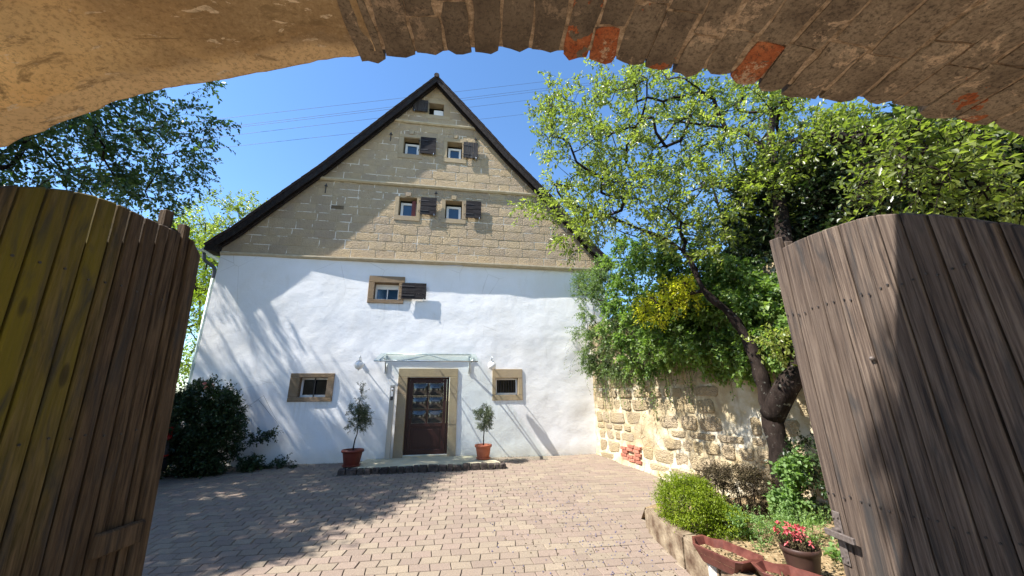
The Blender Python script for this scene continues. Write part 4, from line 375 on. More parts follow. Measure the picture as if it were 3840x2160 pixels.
def clusters(C, r, ntw, nleaf, droop=0.0, out=None, outw=.6):
    """twigs radiating in every cluster; returns leaf points, directions, cluster tint and twig segments"""
    C = np.asarray(C, float); P = []; Dd = []; T = []; seg = []
    cen = C.mean(0) if out is None else np.asarray(out, float)
    for c in C:
        o = c - cen; o /= np.linalg.norm(o) + 1e-6; ct = rng.random()
        for k in range(ntw):
            d = rng.normal(size=3); d /= np.linalg.norm(d); d = d + o*outw + np.array([0,0,-droop]); d /= np.linalg.norm(d)
            L = r*rng.uniform(.7, 1.35); s = c + rng.normal(size=3)*r*.25
            tt = np.linspace(.12, 1, nleaf); pts = s + d*L*tt[:,None]; pts[:,2] -= droop*L*.5*tt**2
            e = pts[-1]; seg.append((s, pts[nleaf//2], e))
            side = rng.normal(size=(nleaf,3)); side -= (side@d)[:,None]*d; side /= np.linalg.norm(side, axis=1)[:,None] + 1e-6
            P.append(pts + side*.004); Dd.append(side + d*.75 + np.array([0,0,-droop*.8])); T.append(np.clip(ct*.55 + rng.random(nleaf)*.45, 0, 1))
    return np.concatenate(P), np.concatenate(Dd), np.concatenate(T), seg
def twig_obj(name, segs, mat, parent, r=.003):
    V = []; F = []
    for a, b, c in segs:
        k = len(V); a = np.asarray(a); b = np.asarray(b); c = np.asarray(c); d = c - a; n1 = np.cross(d, (.3,.5,.8)); n1 /= np.linalg.norm(n1) + 1e-9; n2 = np.cross(d, n1); n2 /= np.linalg.norm(n2) + 1e-9
        for q, rr in ((a, r), (b, r*.7), (c, r*.3)):
            for s, t in ((1, 0), (-.5, .87), (-.5, -.87)): V.append(q + (n1*s + n2*t)*rr)
        for j in (0, 3):
            for i in range(3): F.append((k+j+i, k+j+(i+1)%3, k+j+3+(i+1)%3, k+j+3+i))
    return tag(obj(name, V, F, mat, parent), kind='stuff')
def grow(nodes, radii, C, mat, parent, name='branch', tip=.010, k=.55):
    """joins cluster centres to the nearest wood already there, then thickens by the number of clusters carried"""
    N = [np.asarray(p, float) for p in nodes]; par = [-1]*len(N); base = len(N); A = [tuple(p) for p in N]
    C = [np.asarray(c, float) for c in C]; arr = np.array(N)
    dist = [np.min(np.linalg.norm(arr - c, axis=1)) for c in C]; order = list(np.argsort(dist))
    for i in order:
        c = C[i]; arr = np.array(N); dd = np.linalg.norm(arr - c, axis=1); j = int(np.argmin(dd))
        m = (N[j] + c)/2 + rng.normal(size=3)*dd[j]*.09; N.append(m); par.append(j); N.append(c); par.append(len(N)-2)
    load = np.zeros(len(N))
    for i in range(len(N)-1, base-1, -1): load[i] += 1; load[par[i]] += load[i] if par[i] >= base else 0
    mb = MB()
    for i in range(base, len(N)):
        j = par[i]; r1 = tip*load[i]**k*.55; r0 = tip*load[j]**k*.55 if j >= base else min(r1*1.3, radii[min(j, len(radii)-1)])
        mb.tube([N[j], N[i]], [min(r0, r1*1.6), r1], 5, False)
    return tag(mb.build(name, mat, parent, smooth=True), kind='stuff')
def smooth_path(P, n=4):
    P = [Vector(p) for p in P]; out = []
    for i in range(len(P)-1):
        p0 = P[max(i-1,0)]; p1 = P[i]; p2 = P[i+1]; p3 = P[min(i+2,len(P)-1)]
        for k in range(n):
            t = k/n; out.append(.5*((2*p1)+(p2-p0)*t+(2*p0-5*p1+4*p2-p3)*t*t+(-p0+3*p1-3*p2+p3)*t*t*t))
    out.append(P[-1]); return out

# ---------------------------------------------------------------- ground and courtyard paving
ys = [-60,-6,1.0,2,3,4,5,6,7,8,9,10,11,12,16,60,400]; xs = [-400,-60,-15,-8,-4,0,3,6,15,60,400]
V = []; F = []
for y in ys:
    for x in xs:
        z = gz(x, y) - .035
        V.append((x, y, z))
for j in range(len(ys)-1):
    for i in range(len(xs)-1): a = j*len(xs)+i; F.append((a, a+1, a+1+len(xs), a+len(xs)))
tag(obj('ground', V, F, 'far_ground'), 'earth under and around the courtyard', kind='structure')
court = thing('courtyard_paving', (0,6,gz(0,6)), 'courtyard of wavy pinkish concrete paving blocks', None); court['kind'] = 'structure'
X0, X1, Y0, Y1 = -11.5, 5.6, -3.5, 10.9
V = []; F = []
yy = [Y0,1.0]+[1.0+i*.9 for i in range(1,12)]
for i, y in enumerate(yy): V += [(X0, y, gz(0,y)-.014), (X1+.3, y, gz(0,y)-.014)]
for i in range(len(yy)-1): F.append((2*i, 2*i+1, 2*i+3, 2*i+2))
obj('joint_sand', V, F, 'joint_sand', court)
BW, BH, ANG = .24, .168, math.radians(-2.0)
def block_poly(cx, cy, w, h, rowi):
    # zig-zag edged block: short sides slightly slanted
    s = .010 if rowi % 2 else -.010; g = .0045
    pts = [(-w/2+g+s, -h/2+g), (w/2-g+s, -h/2+g), (w/2-g-s*.2, 0), (w/2-g-s, h/2-g), (-w/2+g-s, h/2-g), (-w/2+g-s*.2, 0)]
    return [(cx+a, cy+b) for a, b in pts]
blocks = []
row = 0; y = 3.6
ca, sa = math.cos(ANG), math.sin(ANG)
while y < 11.4:
    x = -8.0 + (BW/2 if row % 2 else 0) + rand(-.01,.01)
    while x < 5.6:
        wx, wy = x*ca - y*sa, x*sa + y*ca
        if wy < D+.02 and wx < wallx(wy)+.05 and wy > 3.7: blocks.append((x, y, row, wx, wy))
        x += BW
    y += BH; row += 1
def block_geo(b, V, F, T, ind=None):
    x, y, r_, wx, wy = b; k = len(V); ch = .006; dz = rand(-.003,.003) ; tx, ty = rand(-.012,.012), rand(-.014,.014)
    P = block_poly(x, y, BW, BH, r_)
    for sc_, zz in ((1, -.03), (1, -ch), (.955, 0)):
        for a, c in P:
            a = x + (a-x)*sc_; c = y + (c-y)*sc_; X_, Y_ = a*ca - c*sa, a*sa + c*ca
            V.append((X_, Y_, gz(X_, Y_) + zz + dz + (a-x)*tx + (c-y)*ty))
    m = 6
    for j in (0, 1):
        for i in range(m): F.append((k+j*m+i, k+j*m+(i+1)%m, k+(j+1)*m+(i+1)%m, k+(j+1)*m+i))
    F.append(tuple(k+2*m+i for i in range(m))); t = random.random()
    T += [t]*(2*m+1)
blocks.sort(key=lambda b: (b[3]**2 + b[4]**2) + (1000 if abs((b[3]-.6)/b[4]) > .86 else 0))
def tinted(name, V, F, T, mat, parent):
    o = obj(name, V, F, mat, parent); at = o.data.attributes.new('tint', 'FLOAT', 'FACE'); at.data.foreach_set('value', T); return o
for b in blocks[:300]:
    V = []; F = []; T = []; block_geo(b, V, F, T); tinted('paving_block', V, F, T, 'paving', court)
V = []; F = []; T = []
for b in blocks[300:]: block_geo(b, V, F, T)
for _ in range(1):                                  # the passage under the arch
    y = -1.3
    while y < 3.65:
        x = -4.0 + rand(0,.2)
        while x < 4.2:
            block_geo((x, y, int(y/BH), x, y), V, F, T); x += BW
        y += BH
tag(tinted('paving_block_field', V, F, T, 'paving', court), kind='stuff')
# fallen plums and leaf bits
mb = MB()
for _ in range(330):
    y = rand(4.4, 8.0); x = rand(.6, wallx(y)-.6 if y > 5.6 else 2.7)
    if random.random() < .5: x = rand(1.6, 2.7)
    r_ = rand(.007,.013); z = gz(x,y)+r_*.4
    V = [(x+r_,y,z),(x,y+r_,z),(x-r_,y,z),(x,y-r_,z),(x,y,z+r_),(x,y,z-r_)]
    mb.add(V, [(0,1,4),(1,2,4),(2,3,4),(3,0,4),(1,0,5),(2,1,5),(3,2,5),(0,3,5)])
tag(mb.build('fallen_plums', 'plum', None, True), 'small dark plums scattered over the paving by the planted bed', kind='stuff')
P = [(rand(.8,2.8), rand(4.4,8.5)) for _ in range(500)] + [(rand(-4,4), rand(8.5,10.6)) for _ in range(160)]
P = np.array([(x, y, gz(x,y)+.004) for x, y in P])
tag(leaf_obj('fallen_leaves', P, np.column_stack([rng.normal(size=(len(P),2)), np.zeros(len(P))]), rng.uniform(.012,.035,len(P)), 'dry_leaf', None), 'small dry leaves and bits lying on the paving', kind='stuff')

P = []
for _ in range(420):
    t_ = rand(0,1)
    if random.random() < .5: y = rand(5.9, 10.7); P.append((wallx(y)-rand(.0,.14), y, gz(0,y)))
    else: x = rand(-4.4, 4.2); P.append((x, D-rand(.02,.10), gz(0,D))) if not -2.3 < x < 1.4 else P.append((rand(-2.5,1.5), 9.52-rand(0,.04), gz(0,9.5)))
P = np.array(P); tag(leaf_obj('weeds', P, rng.normal(size=(len(P),3))*np.array([.6,.6,.3])+np.array([0,0,.6]), rng.uniform(.012,.04,len(P)), 'rose_leaf', None, width=.35), 'tiny weeds and moss along the foot of the walls', kind='stuff')
# ---------------------------------------------------------------- the farmhouse
house = thing('farmhouse', (-.85, D, .1), 'white plastered farmhouse with steep sandstone gable and dark roof edges', 'house')
HX0, HX1 = -6.45, 4.82
CZ = 5.56                                            # underside of the first cornice
holes = [RECTS[k] for k in ('W5','D','W7','W6')]
def breaks(a, b, step, extra):
    v = [a + (b-a)*i/round((b-a)/step) for i in range(round((b-a)/step)+1)]
    for e in extra:
        j = min(range(len(v)), key=lambda i: abs(v[i]-e)); v[j] = e
    return sorted(set(v))
bx = breaks(HX0, HX1, .07, [h for r_ in holes for h in r_[:2]]); bz = breaks(-.25, CZ, .07, [h for r_ in holes for h in r_[2:]])
def inhole(x, z): return any(h[0] < x < h[1] and h[2] < z < h[3] for h in holes)
def whump(x, z):
    p = Vector((x*.9, 3.1, z*1.0)); v = noise.noise(p)*.018 + noise.noise(p*2.3)*.007 + noise.noise(p*5.1)*.003
    right = max(0, min(1, (x-1.5)/2.5)); v += right*(noise.noise(Vector((x*1.7, 9, z*2.6)))*.012)
    flat = max(0, min(1, (z-4.55)/.4)); v *= (1-flat*.85)
    e = min(1, max(0, (x-HX0)/.4), max(0, (HX1-x)/.3)) ; v *= e
    nearo = min([max(abs(x-(h[0]+h[1])/2)-(h[1]-h[0])/2, abs(z-(h[2]+h[3])/2)-(h[3]-h[2])/2) for h in holes])
    return v*max(0, min(1, (nearo-.02)/.35))
nx = len(bx); V = [(x, D + whump(x, z) + .05*max(0, min(1,(x+5)/8))*max(0, 1-abs(z-5.0)/1.6), z) for z in bz for x in bx]; F = []
for j in range(len(bz)-1):
    for i in range(nx-1):
        if not inhole((bx[i]+bx[i+1])/2, (bz[j]+bz[j+1])/2): a = j*nx+i; F.append((a, a+1, a+1+nx, a+nx))
k = len(V); V += [(HX0,D,-.25),(HX0,D+14,-.25),(HX0,D+14,CZ+.1),(HX0,D,CZ+.1),(HX1,D,-.25),(HX1,D+14,-.25),(HX1,D+14,CZ+.1),(HX1,D,CZ+.1)]
F += [(k,k+3,k+2,k+1),(k+4,k+5,k+6,k+7)]
obj('plastered_wall', V, F, 'plaster', house, True)
# gable backing wall with openings
RL = [(p[0], p[2]) for p in ROOF_LW]; RR = [(p[0], p[2]) for p in ROOF_RW]
RR = [RR[0]] + RR[2:] + [(4.82, 5.75)]
def rakez(x):
    L = RL[::-1] if x < RL[0][0] else RR
    if x <= L[0][0]: return L[0][1]
    for (a, b), (c, d) in zip(L, L[1:]):
        if a <= x <= c: return b + (d-b)*(x-a)/(c-a+1e-9)
    return L[-1][1]
gh = [RECTS[k] for k in ('W0','W1','W2','W3','W4')]
bx = breaks(HX0, HX1, .12, [h for r_ in gh for h in r_[:2]] + [-.823]); bz = breaks(CZ+.02, 12.4, .12, [h for r_ in gh for h in r_[2:]])
V = []; F = []; idx = {}
def gv(x, z):
    kk = (round(x,4), round(z,4))
    if kk not in idx: idx[kk] = len(V); V.append((x, D+.004, z))
    return idx[kk]
for j in range(len(bz)-1):
    for i in range(len(bx)-1):
        x0, x1, z0, z1 = bx[i], bx[i+1], bz[j], bz[j+1]
        if any(h[0] < (x0+x1)/2 < h[1] and h[2] < (z0+z1)/2 < h[3] for h in gh): continue
        r0, r1 = rakez(x0)+.05, rakez(x1)+.05
        if z0 >= r0 and z0 >= r1: continue
        q = [(x0,z0),(x1,z0),(x1,min(z1,max(z0,r1))),(x0,min(z1,max(z0,r0)))]
        ids = [];
        for p in q:
            t = gv(*p)
            if t not in ids: ids.append(t)
        if len(ids) > 2: F.append(ids)
obj('gable_mortar', V, F, 'ashlar_mortar', house)
# ashlar stones, one by one
def clip(poly, f):
    out = []
    for i in range(len(poly)):
        a, b = poly[i-1], poly[i]; fa, fb = f(a), f(b)
        if (fa > 0) != (fb > 0): t = fa/(fa-fb); out.append((a[0]+(b[0]-a[0])*t, a[1]+(b[1]-a[1])*t))
        if fb > 0: out.append(b)
    return out
cor = [(5.56,5.66),(8.16,8.26),(10.61,10.70)]
bands = [(5.66,8.16),(8.26,10.61),(10.70,12.30)]
skips = [tuple(RECTS[k]) for k in ('W0','W1','W2','W3','W4')] + [tuple(RECTS['patch'])]
def subtract(r_, h):
    x0,x1,z0,z1 = r_
    if h[0] >= x1 or h[1] <= x0 or h[2] >= z1 or h[3] <= z0: return [r_]
    out = []
    if h[0] > x0: out.append((x0,h[0],z0,z1))
    if h[1] < x1: out.append((h[1],x1,z0,z1))
    a, b = max(x0,h[0]), min(x1,h[1])
    if h[2] > z0: out.append((a,b,z0,h[2]))
    if h[3] < z1: out.append((a,b,h[3],z1))
    return [o for o in out if o[1]-o[0] > .05 and o[3]-o[2] > .04]
stones = []
for z0, z1 in bands:
    nr = round((z1-z0)/.285); hs = [rand(.85,1.15) for _ in range(nr)]; t = sum(hs); z = z0
    for h in hs:
        hh = h/t*(z1-z0); x = HX0 + rand(-.4,0)
        while x < HX1:
            wd = rand(.36,.78); rs = [(max(x,HX0), min(x+wd,HX1), z, z+hh)]
            for s in skips: rs = [q for r_ in rs for q in subtract(r_, s)]
            for q in rs:
                if q[1]-q[0] < .05: continue
                poly = [(q[0],q[2]),(q[1],q[2]),(q[1],q[3]),(q[0],q[3])]
                for L in (RL[::-1], RR):
                    for (a, b), (c, d) in zip(L, L[1:]):
                        if (q[0] < c and q[1] > a): poly = clip(poly, lambda p, a=a, b=b, c=c, d=d: (b + (d-b)*(p[0]-a)/(c-a+1e-9)) + .03 - p[1]) if poly else poly
                if len(poly) >= 3:
                    ar = abs(sum(poly[i-1][0]*poly[i][1]-poly[i][0]*poly[i-1][1] for i in range(len(poly))))/2
                    if ar > .004: stones.append((ar, poly))
            x += wd
        z += hh
stones.sort(key=lambda s: -s[0])
def stone_geo(poly, V, F, y0, back=.03, g=.009, ch=.008):
    cx = sum(p[0] for p in poly)/len(poly); cz = sum(p[1] for p in poly)/len(poly); n_ = len(poly); k = len(V)
    w_ = max(p[0] for p in poly)-min(p[0] for p in poly); h_ = max(p[1] for p in poly)-min(p[1] for p in poly)
    dy = rand(-.003,.004)
    for ins, yy_ in ((g, back), (g, ch*.8), (g+ch, 0)):
        for x, z in poly:
            sx_, sz_ = 1-2*ins/max(w_,.06), 1-2*ins/max(h_,.06); sx_ = max(sx_,.3); sz_ = max(sz_,.3)
            V.append((cx+(x-cx)*sx_+rand(-.002,.002), y0+yy_+dy, cz+(z-cz)*sz_+rand(-.002,.002)))
    k2 = len(V); V.append((cx, y0-.004+dy, cz))
    for j in (0, 1):
        for i in range(n_): F.append((k+j*n_+i, k+j*n_+(i+1)%n_, k+(j+1)*n_+(i+1)%n_, k+(j+1)*n_+i))
    for i in range(n_): F.append((k+2*n_+i, k+2*n_+(i+1)%n_, k2))
for ar, poly in stones[:300]:
    V = []; F = []; stone_geo(poly, V, F, D-.004); obj('ashlar_stone', V, F, 'ashlar', house)
V = []; F = []
for ar, poly in stones[300:]: stone_geo(poly, V, F, D-.004)
if V: tag(obj('small_stone_fill', V, F, 'ashlar', house), kind='stuff')
r_ = RECTS['patch']; tag(MB().box((r_[0]+.01,D+.0,r_[2]+.01),(r_[1]-.01,D+.05,r_[3]-.01)).build('infill_stone', 'infill', house), 'small brown infill stone in the shaded left of the gable')
# cornices (string courses)
def cornice(x0, x1, z, h=.09, p0=.05, p1=.14):
    n_ = int((x1-x0)/.5)+1; V = []; F = []
    prof = [(0,0),(-.55,.0),(-.8,.25),(-1,.45),(-1,.85),(-.5,1.0),(0,1.0)]
    for i in range(n_+1):
        x = x0+(x1-x0)*i/n_; pr = p0+(p1-p0)*min(1, max(0, (x+5)/3)); jz = noise.noise(Vector((x*1.3, z, 0)))*.012
        for a, b in prof: V.append((x, D+.01+a*pr, z+b*h+jz))
    m = len(prof)
    for i in range(n_):
        for k_ in range(m-1): F.append((i*m+k_, i*m+k_+1, (i+1)*m+k_+1, (i+1)*m+k_))
    F.append(tuple(range(m))); F.append(tuple(n_*m+i for i in range(m))[::-1])
    return obj('cornice', V, F, 'cornice', house)
cornice(HX0, HX1, 5.555, .10, .06, .15)
cornice(-4.42, 2.85, 8.16, .10, .10, .10); cornice(-2.36, .78, 10.61, .09, .09, .09)
# window and door surrounds: single dressed stones
def surround(name, o, i, mat, parent, proud=.03, deep=.25, sill=True):
    y0, y1 = D-proud, D+.03; x0,x1,z0,z1 = o; a,b,c,d = i; g = .003
    def st(nm, A, B): return MB().box((A[0],y0+rand(-.003,.003),A[1]),(B[0],y1,B[1])).build(nm, mat, parent, bevel=.006)
    st('lintel', (x0,d+g),(x1,z1)); 
    if c > z0 + .03 and sill: st('sill', (x0,z0),(x1,c-g))
    zb = c if sill else z0
    st('jamb', (x0,zb),(a-.001,d)); st('jamb', (b+.001,zb),(x1,d))
    # reveals
    m = MB(); e = .0015; t = .02
    m.box((a-t,D-proud+.004,c),(a-e,D+deep,d)); m.box((b+e,D-proud+.004,c),(b+t,D+deep,d)); m.box((a-t,D-proud+.004,d+e),(b+t,D+deep,d+t))
    if sill: m.box((a-t,D-proud+.004,c-t),(b+t,D+deep,c-e))
    m.build('reveal', mat, parent)
def win(i, parent, deep=.2, bars=0, pane='pane_sky_blue', fw=.05, rz=(1,1)):
    a,b,c,d = i; y = D+deep; e = .0
    m = MB(); m.box((a,y-.03,c),(a+fw,y+.03,d)); m.box((b-fw,y-.03,c),(b,y+.03,d)); m.box((a+fw,y-.028,c),(b-fw,y+.028,c+fw)); m.box((a+fw,y-.028,d-fw),(b-fw,y+.028,d))
    m.box((a+fw,y-.045,c+fw-.012),(b-fw,y-.03,c+fw+.006))
    fr = m.build('window_frame', 'white_paint', parent, bevel=.004)
    if bars: x = (a+b)/2; MB().box((x-.012,y-.034,c+fw),(x+.012,y-.008,d-fw)).build('glazing_bar', 'white_paint', fr)
    MB().box((a+fw-.004,y-.004,c+fw-.004),(b-fw+.004,y+.004,d-fw+.004)).build('pane', pane, fr)
    MB().box((a+fw,y+.30,c+fw),(b-fw,y+.31,d-fw)).build('curtain', 'pane_dark', fr)
    return fr
def W(k): return RECTS[k]
surround('window', W('W5o'), W('W5'), 'dressed_dark', house); win((W('W5')[0],W('W5')[1],W('W5')[2],W('W5')[3]-.1), house, .22, 1)
MB().box((W('W5')[0],D+.2,W('W5')[3]-.1),(W('W5')[1],D+.26,W('W5')[3]-.002)).build('window_head', 'white_paint', house)
surround('window', W('W7o'), W('W7'), 'dressed', house, .025); win(W('W7'), house, .14, 0, 'pane_dark', .045)
surround('window', W('W6o'), W('W6'), 'dressed_dark', house, .03); fr = win(W('W6'), house, .17, 0, 'pane_dark', .05)
MB().box((-3.56,D+.10,1.71),(-3.535,D+.12,2.2)).build('window_bolt', 'iron', fr)
m = MB()
for i in range(7): x = 1.40+i*.075; m.box((x,D+.1,1.78),(x+.012,D+.11,2.13))
m.build('window_grille', 'iron', house)
for k, o, ks in (('W1','W1o','K1'),('W2','W2o','K2'),('W3',None,'K3'),('W4','W4o','K4')):
    i = W(k); oo = W(o) if o else (i[0]-.16, i[1]+.12, i[2]-.17, i[3]+.12)
    surround('window', oo, i, 'dressed', house, .022)
    fr = win((i[0]+.03, i[1]-.03, i[2]-.01, i[3]-.09), house, .24, 0, 'pane_sky_blue', .075)
    kk = W(ks); kk = (kk[0],kk[1],oo[3]+.002,oo[3]+.15)
    MB().hexa([(kk[0]+.02,D-.045,kk[2]),(kk[1]-.02,D-.045,kk[2]),(kk[1]-.02,D+.02,kk[2]),(kk[0]+.02,D+.02,kk[2]),(kk[0],D-.045,kk[3]),(kk[1],D-.045,kk[3]),(kk[1],D+.02,kk[3]),(kk[0],D+.02,kk[3])]).build('keystone', 'dressed', house, bevel=.006)
i = W('W1'); MB().box((i[1]-.16,D+.10,i[2]+.01),(i[1]-.04,D+.13,i[3]-.06)).build('brown_board', 'terracotta_shade_brown', house)
i = W('W0'); surround('window', (i[0]-.12,i[1]+.22,i[2]-.17,i[3]+.16), i, 'dressed', house, .012)
MB().box((i[0]+.16,D+.18,i[2]+.13),(i[1]-.02,D+.2,i[3]-.12)).build('window_board', 'white_paint', house)
m = MB()
for q in range(9): x = i[0]+.03+q*.052; m.box((x,D+.14,i[2]),(x+.055,D+.22,i[2]+rand(.05,.11)))
m.build('straw_nest', 'deep_green', house); MB().box((i[0]-.1,D+.3,i[2]-.1),(i[1]+.1,D+.31,i[3]+.1)).build('dark_loft', 'pane_dark', house)
# shutters: boards + battens + hinges
def shutter(r_, n_, vertical, off=.085, flip=False, sloped=0, label=None, mat='wood_dark'):
    x0,x1,z0,z1 = r_; y = D-off
    sh = bpy.data.objects.new('shutter', None); COL.objects.link(sh); sh.location = ((x0+x1)/2, y, z0); sh.parent = house; sh.matrix_parent_inverse = worldinv(house).inverted()
    if label: sh['label'] = label
    for i in range(n_):
        j = rand(-.003,.003)
        if vertical: a = x0+(x1-x0)*i/n_; b = x0+(x1-x0)*(i+1)/n_; A, B = (a+.002,y-.011+j,z0),(b-.002,y+.011+j,z1+rand(-.006,.006))
        else: a = z0+(z1-z0)*i/n_; b = z0+(z1-z0)*(i+1)/n_; A, B = (x0,y-.011+j,a+.002),(x1+rand(-.006,.006),y+.011+j,b-.002)
        MB().box(A, B).build('board', mat if not vertical else 'wood_dark_v', sh, bevel=.003)
    hx = x1 if flip else x0; s = -1 if flip else 1
    for zz in (z0+(z1-z0)*.22, z0+(z1-z0)*.78):
        m = MB().box((min(hx, hx+s*(x1-x0)*.5),y-.020,zz-.012),(max(hx, hx+s*(x1-x0)*.5),y-.0125,zz+.012))
        m.tube([(hx,y-.016,zz),(hx-s*.05,y-.005,zz),(hx-s*.055,D-.01,zz-.01)], .008, 6)
        m.build('hinge', 'iron', sh)
    m = MB().tube([(x1-.06 if not flip else x0+.06, D+.0, z0-.03),(x1-.06 if not flip else x0+.06, y-.02, z0-.03),(x1-.06 if not flip else x0+.06, y-.02, z0+.03)], .007, 6); m.build('shutter_catch', 'steel', sh)
    return sh
shutter(W('S5'), 3, False, .085, label='black shutter of the window in the white wall')
shutter(W('S1'), 4, False, .085); shutter(W('S2'), 4, False, .085); shutter(W('S3'), 4, False, .085, label='weathered grey shutter in the second row of gable windows')
shutter(W('S4'), 3, True, .085, label='grey shutter of upright boards with a wide left board'); shutter(W('S0'), 4, True, .085, flip=True, label='dark shutter left of the topmost gable window')
# wall anchors
for x, z0, z1 in ((-2.21,9.83,10.17),(.60,10.06,10.30),(-.64,7.82,8.08),(-3.97,7.72,8.05)):
    m = MB().box((x-.010,D-.035,z0),(x+.010,D-.012,z1)); m.hexa([(x-.05,D-.04,z1-.09),(x+.05,D-.04,z1-.09),(x+.05,D-.01,z1-.09),(x-.05,D-.01,z1-.09),(x-.02,D-.04,z1-.05),(x+.02,D-.04,z1-.05),(x+.02,D-.01,z1-.05),(x-.02,D-.01,z1-.05)])
    m.build('wall_anchor', 'iron', house)
# roof
LT = [(p[0], p[2]) for p in ROOF_LT]; RT = [(p[0], p[2]) for p in ROOF_RT]; RT[0] = (-.82, 12.47); LT[0] = (-.82, 12.47); RT.append((5.15,5.70))
LT[1]=(-2.122,10.93)
def shell(P, y0, y1, off0, off1, name, mat):
    # extruded band between two offsets perpendicular to the slope polyline
    V = []; F = []; n_ = len(P)
    nrm_ = []
    for i in range(n_):
        a = P[max(i-1,0)]; b = P[min(i+1,n_-1)]; dx, dz = b[0]-a[0], b[1]-a[1]; L = math.hypot(dx,dz); nx_, nz_ = -dz/L, dx/L
        if nz_ < 0: nx_, nz_ = -nx_, -nz_
        if i == 0: nx_, nz_ = 0, 1.25
        nrm_.append((nx_, nz_))
    for y in (y0, y1):
        for off in (off0, off1):
            for (x, z), (a, b) in zip(P, nrm_): V.append((x+a*off, y, z+b*off))
    A, B, Cc_, Dd_ = 0, n_, 2*n_, 3*n_
    for i in range(n_-1):
        F += [(A+i,A+i+1,B+i+1,B+i),(Cc_+i,Dd_+i,Dd_+i+1,Cc_+i+1),(A+i,Cc_+i,Cc_+i+1,A+i+1),(B+i,B+i+1,Dd_+i+1,Dd_+i)]
    F += [(A,B,Dd_,Cc_),(A+n_-1,Cc_+n_-1,Dd_+n_-1,B+n_-1)]
    return obj(name, V, F, mat, house)
YF = D-.30
for P in (LT, RT):
    shell(P, YF+.03, D+14, -.10, -.035, 'roof_boarding', 'rake_wood'); shell(P, YF-.02, D+14, -.034, .0, 'roof_tile_layer', 'roof_tile')
    shell(P, YF-.0, YF+.028, -.20, -.036, 'verge_board', 'rake_wood')
    shell(P, D-.14, D-.05, -.19, -.102, 'verge_rafter', 'rake_wood')
# pantile edge tiles along the verge, alternate heights
for P in (LT, RT):
    for (a, b), (c, d) in zip(P, P[1:]):
        L = math.hypot(c-a, d-b); k_ = max(1, int(L/.33))
        for i in range(k_):
            t0, t1 = i/k_, (i+1)/k_+.02; x0, z0 = a+(c-a)*t0, b+(d-b)*t0; x1, z1 = a+(c-a)*t1, b+(d-b)*t1
            MB().hexa([(x0,YF-.04,z0+.004),(x1,YF-.04,z1+.018),(x1,YF+.22,z1+.018),(x0,YF+.22,z0+.004),(x0,YF-.04,z0+.022),(x1,YF-.04,z1+.038),(x1,YF+.22,z1+.038),(x0,YF+.22,z0+.022)]).build('verge_tile', 'roof_tile', house)
m = MB().tube([(-.82,YF-.05,12.48),(-.82,D+14,12.48)], .09, 8); m.build('ridge_tiles', 'roof_tile', house)
# eaves box, gutter, downpipe at the left corner
MB().hexa([(-6.74,YF+.02,5.60),(HX0-.02,YF+.02,5.56),(HX0-.02,D+.2,5.56),(-6.74,D+.2,5.60),(-6.70,YF+.02,5.76),(HX0-.02,YF+.02,5.95),(HX0-.02,D+.2,5.95),(-6.70,D+.2,5.76)]).build('eaves_box', 'rake_wood', house)
m = MB()
gx, gz_ = -6.80, 5.62
V = []; F = []
for j, y in enumerate((YF-.05, D+14)):
    for k_ in range(9): a = math.pi + math.pi*k_/8; V.append((gx+.075*math.cos(a), y, gz_+.075*math.sin(a)))
for k_ in range(8): F.append((k_, k_+1, 10+k_, 9+k_))
obj('gutter', V, F, 'zinc', house, True)
MB().tube(smooth_path([(-6.80,D-.1,5.55),(-6.78,D-.1,5.40),(-6.70,D-.08,5.30),(-6.57,D+.03,5.20),(-6.545,D+.07,5.06),(-6.545,D+.07,4.88)], 3), .045, 10).build('pipe_elbow', 'zinc_dark', house, True)
MB().tube([(-6.545,D+.07,4.9),(-6.50,D+.07,.1)], .042, 12).build('downpipe', 'zinc', house, True)
# door
d = W('D'); o = W('Do')
m = None
y0 = D-.035
MB().box((o[0],y0,d[3]+.003),(o[1],D+.03,o[3])).build('lintel', 'dressed', house, bevel=.006)
for a, b in ((o[0], d[0]-.001), (d[1]+.001, o[1])):
    z = .13; 
    for zz in (.95, 1.75, d[3]): MB().box((a,y0+rand(-.003,.003),z+.002),(b,D+.03,zz-.002)).build('jamb', 'dressed', house, bevel=.005); z = zz
m = MB(); m.box((d[0]-.02,y0+.01,.16),(d[0]-.0015,D+.22,d[3])); m.box((d[1]+.0015,y0+.01,.16),(d[1]+.02,D+.22,d[3])); m.box((d[0]-.02,y0+.01,d[3]+.0015),(d[1]+.02,D+.22,d[3]+.02)); m.build('reveal', 'dressed', house)
door = bpy.data.objects.new('front_door', None); COL.objects.link(door); door.location = (d[0], D+.12, d[2]); door.parent = house; door.matrix_parent_inverse = worldinv(house).inverted()
yd = D+.12; x0, x1, z0, z1 = d[0]+.005, d[1]-.005, d[2]-.03, d[3]-.005
fw = .065
m = MB(); m.box((x0,yd-.02,z0),(x0+fw,yd+.05,z1)); m.box((x1-fw,yd-.02,z0),(x1,yd+.05,z1)); m.box((x0+fw,yd-.018,z1-fw),(x1-fw,yd+.048,z1)); m.build('door_frame', 'door_wood', door, bevel=.005)
lx0, lx1, lz0, lz1 = x0+fw+.003, x1-fw-.003, z0+.01, z1-fw-.003
wz0, wz1 = lz0+.80, lz1-.09; sx0, sx1 = lx0+.09, lx1-.09; mid = (sx0+sx1)/2
m = MB(); m.box((lx0,yd-.035,lz0),(sx0,yd+.01,lz1)); m.box((sx1,yd-.035,lz0),(lx1,yd+.01,lz1)); m.box((sx0,yd-.035,wz1),(sx1,yd+.01,lz1)); m.box((sx0,yd-.035,wz0-.10),(sx1,yd+.01,wz0)); m.box((sx0,yd-.035,lz0),(sx1,yd+.01,lz0+.13))
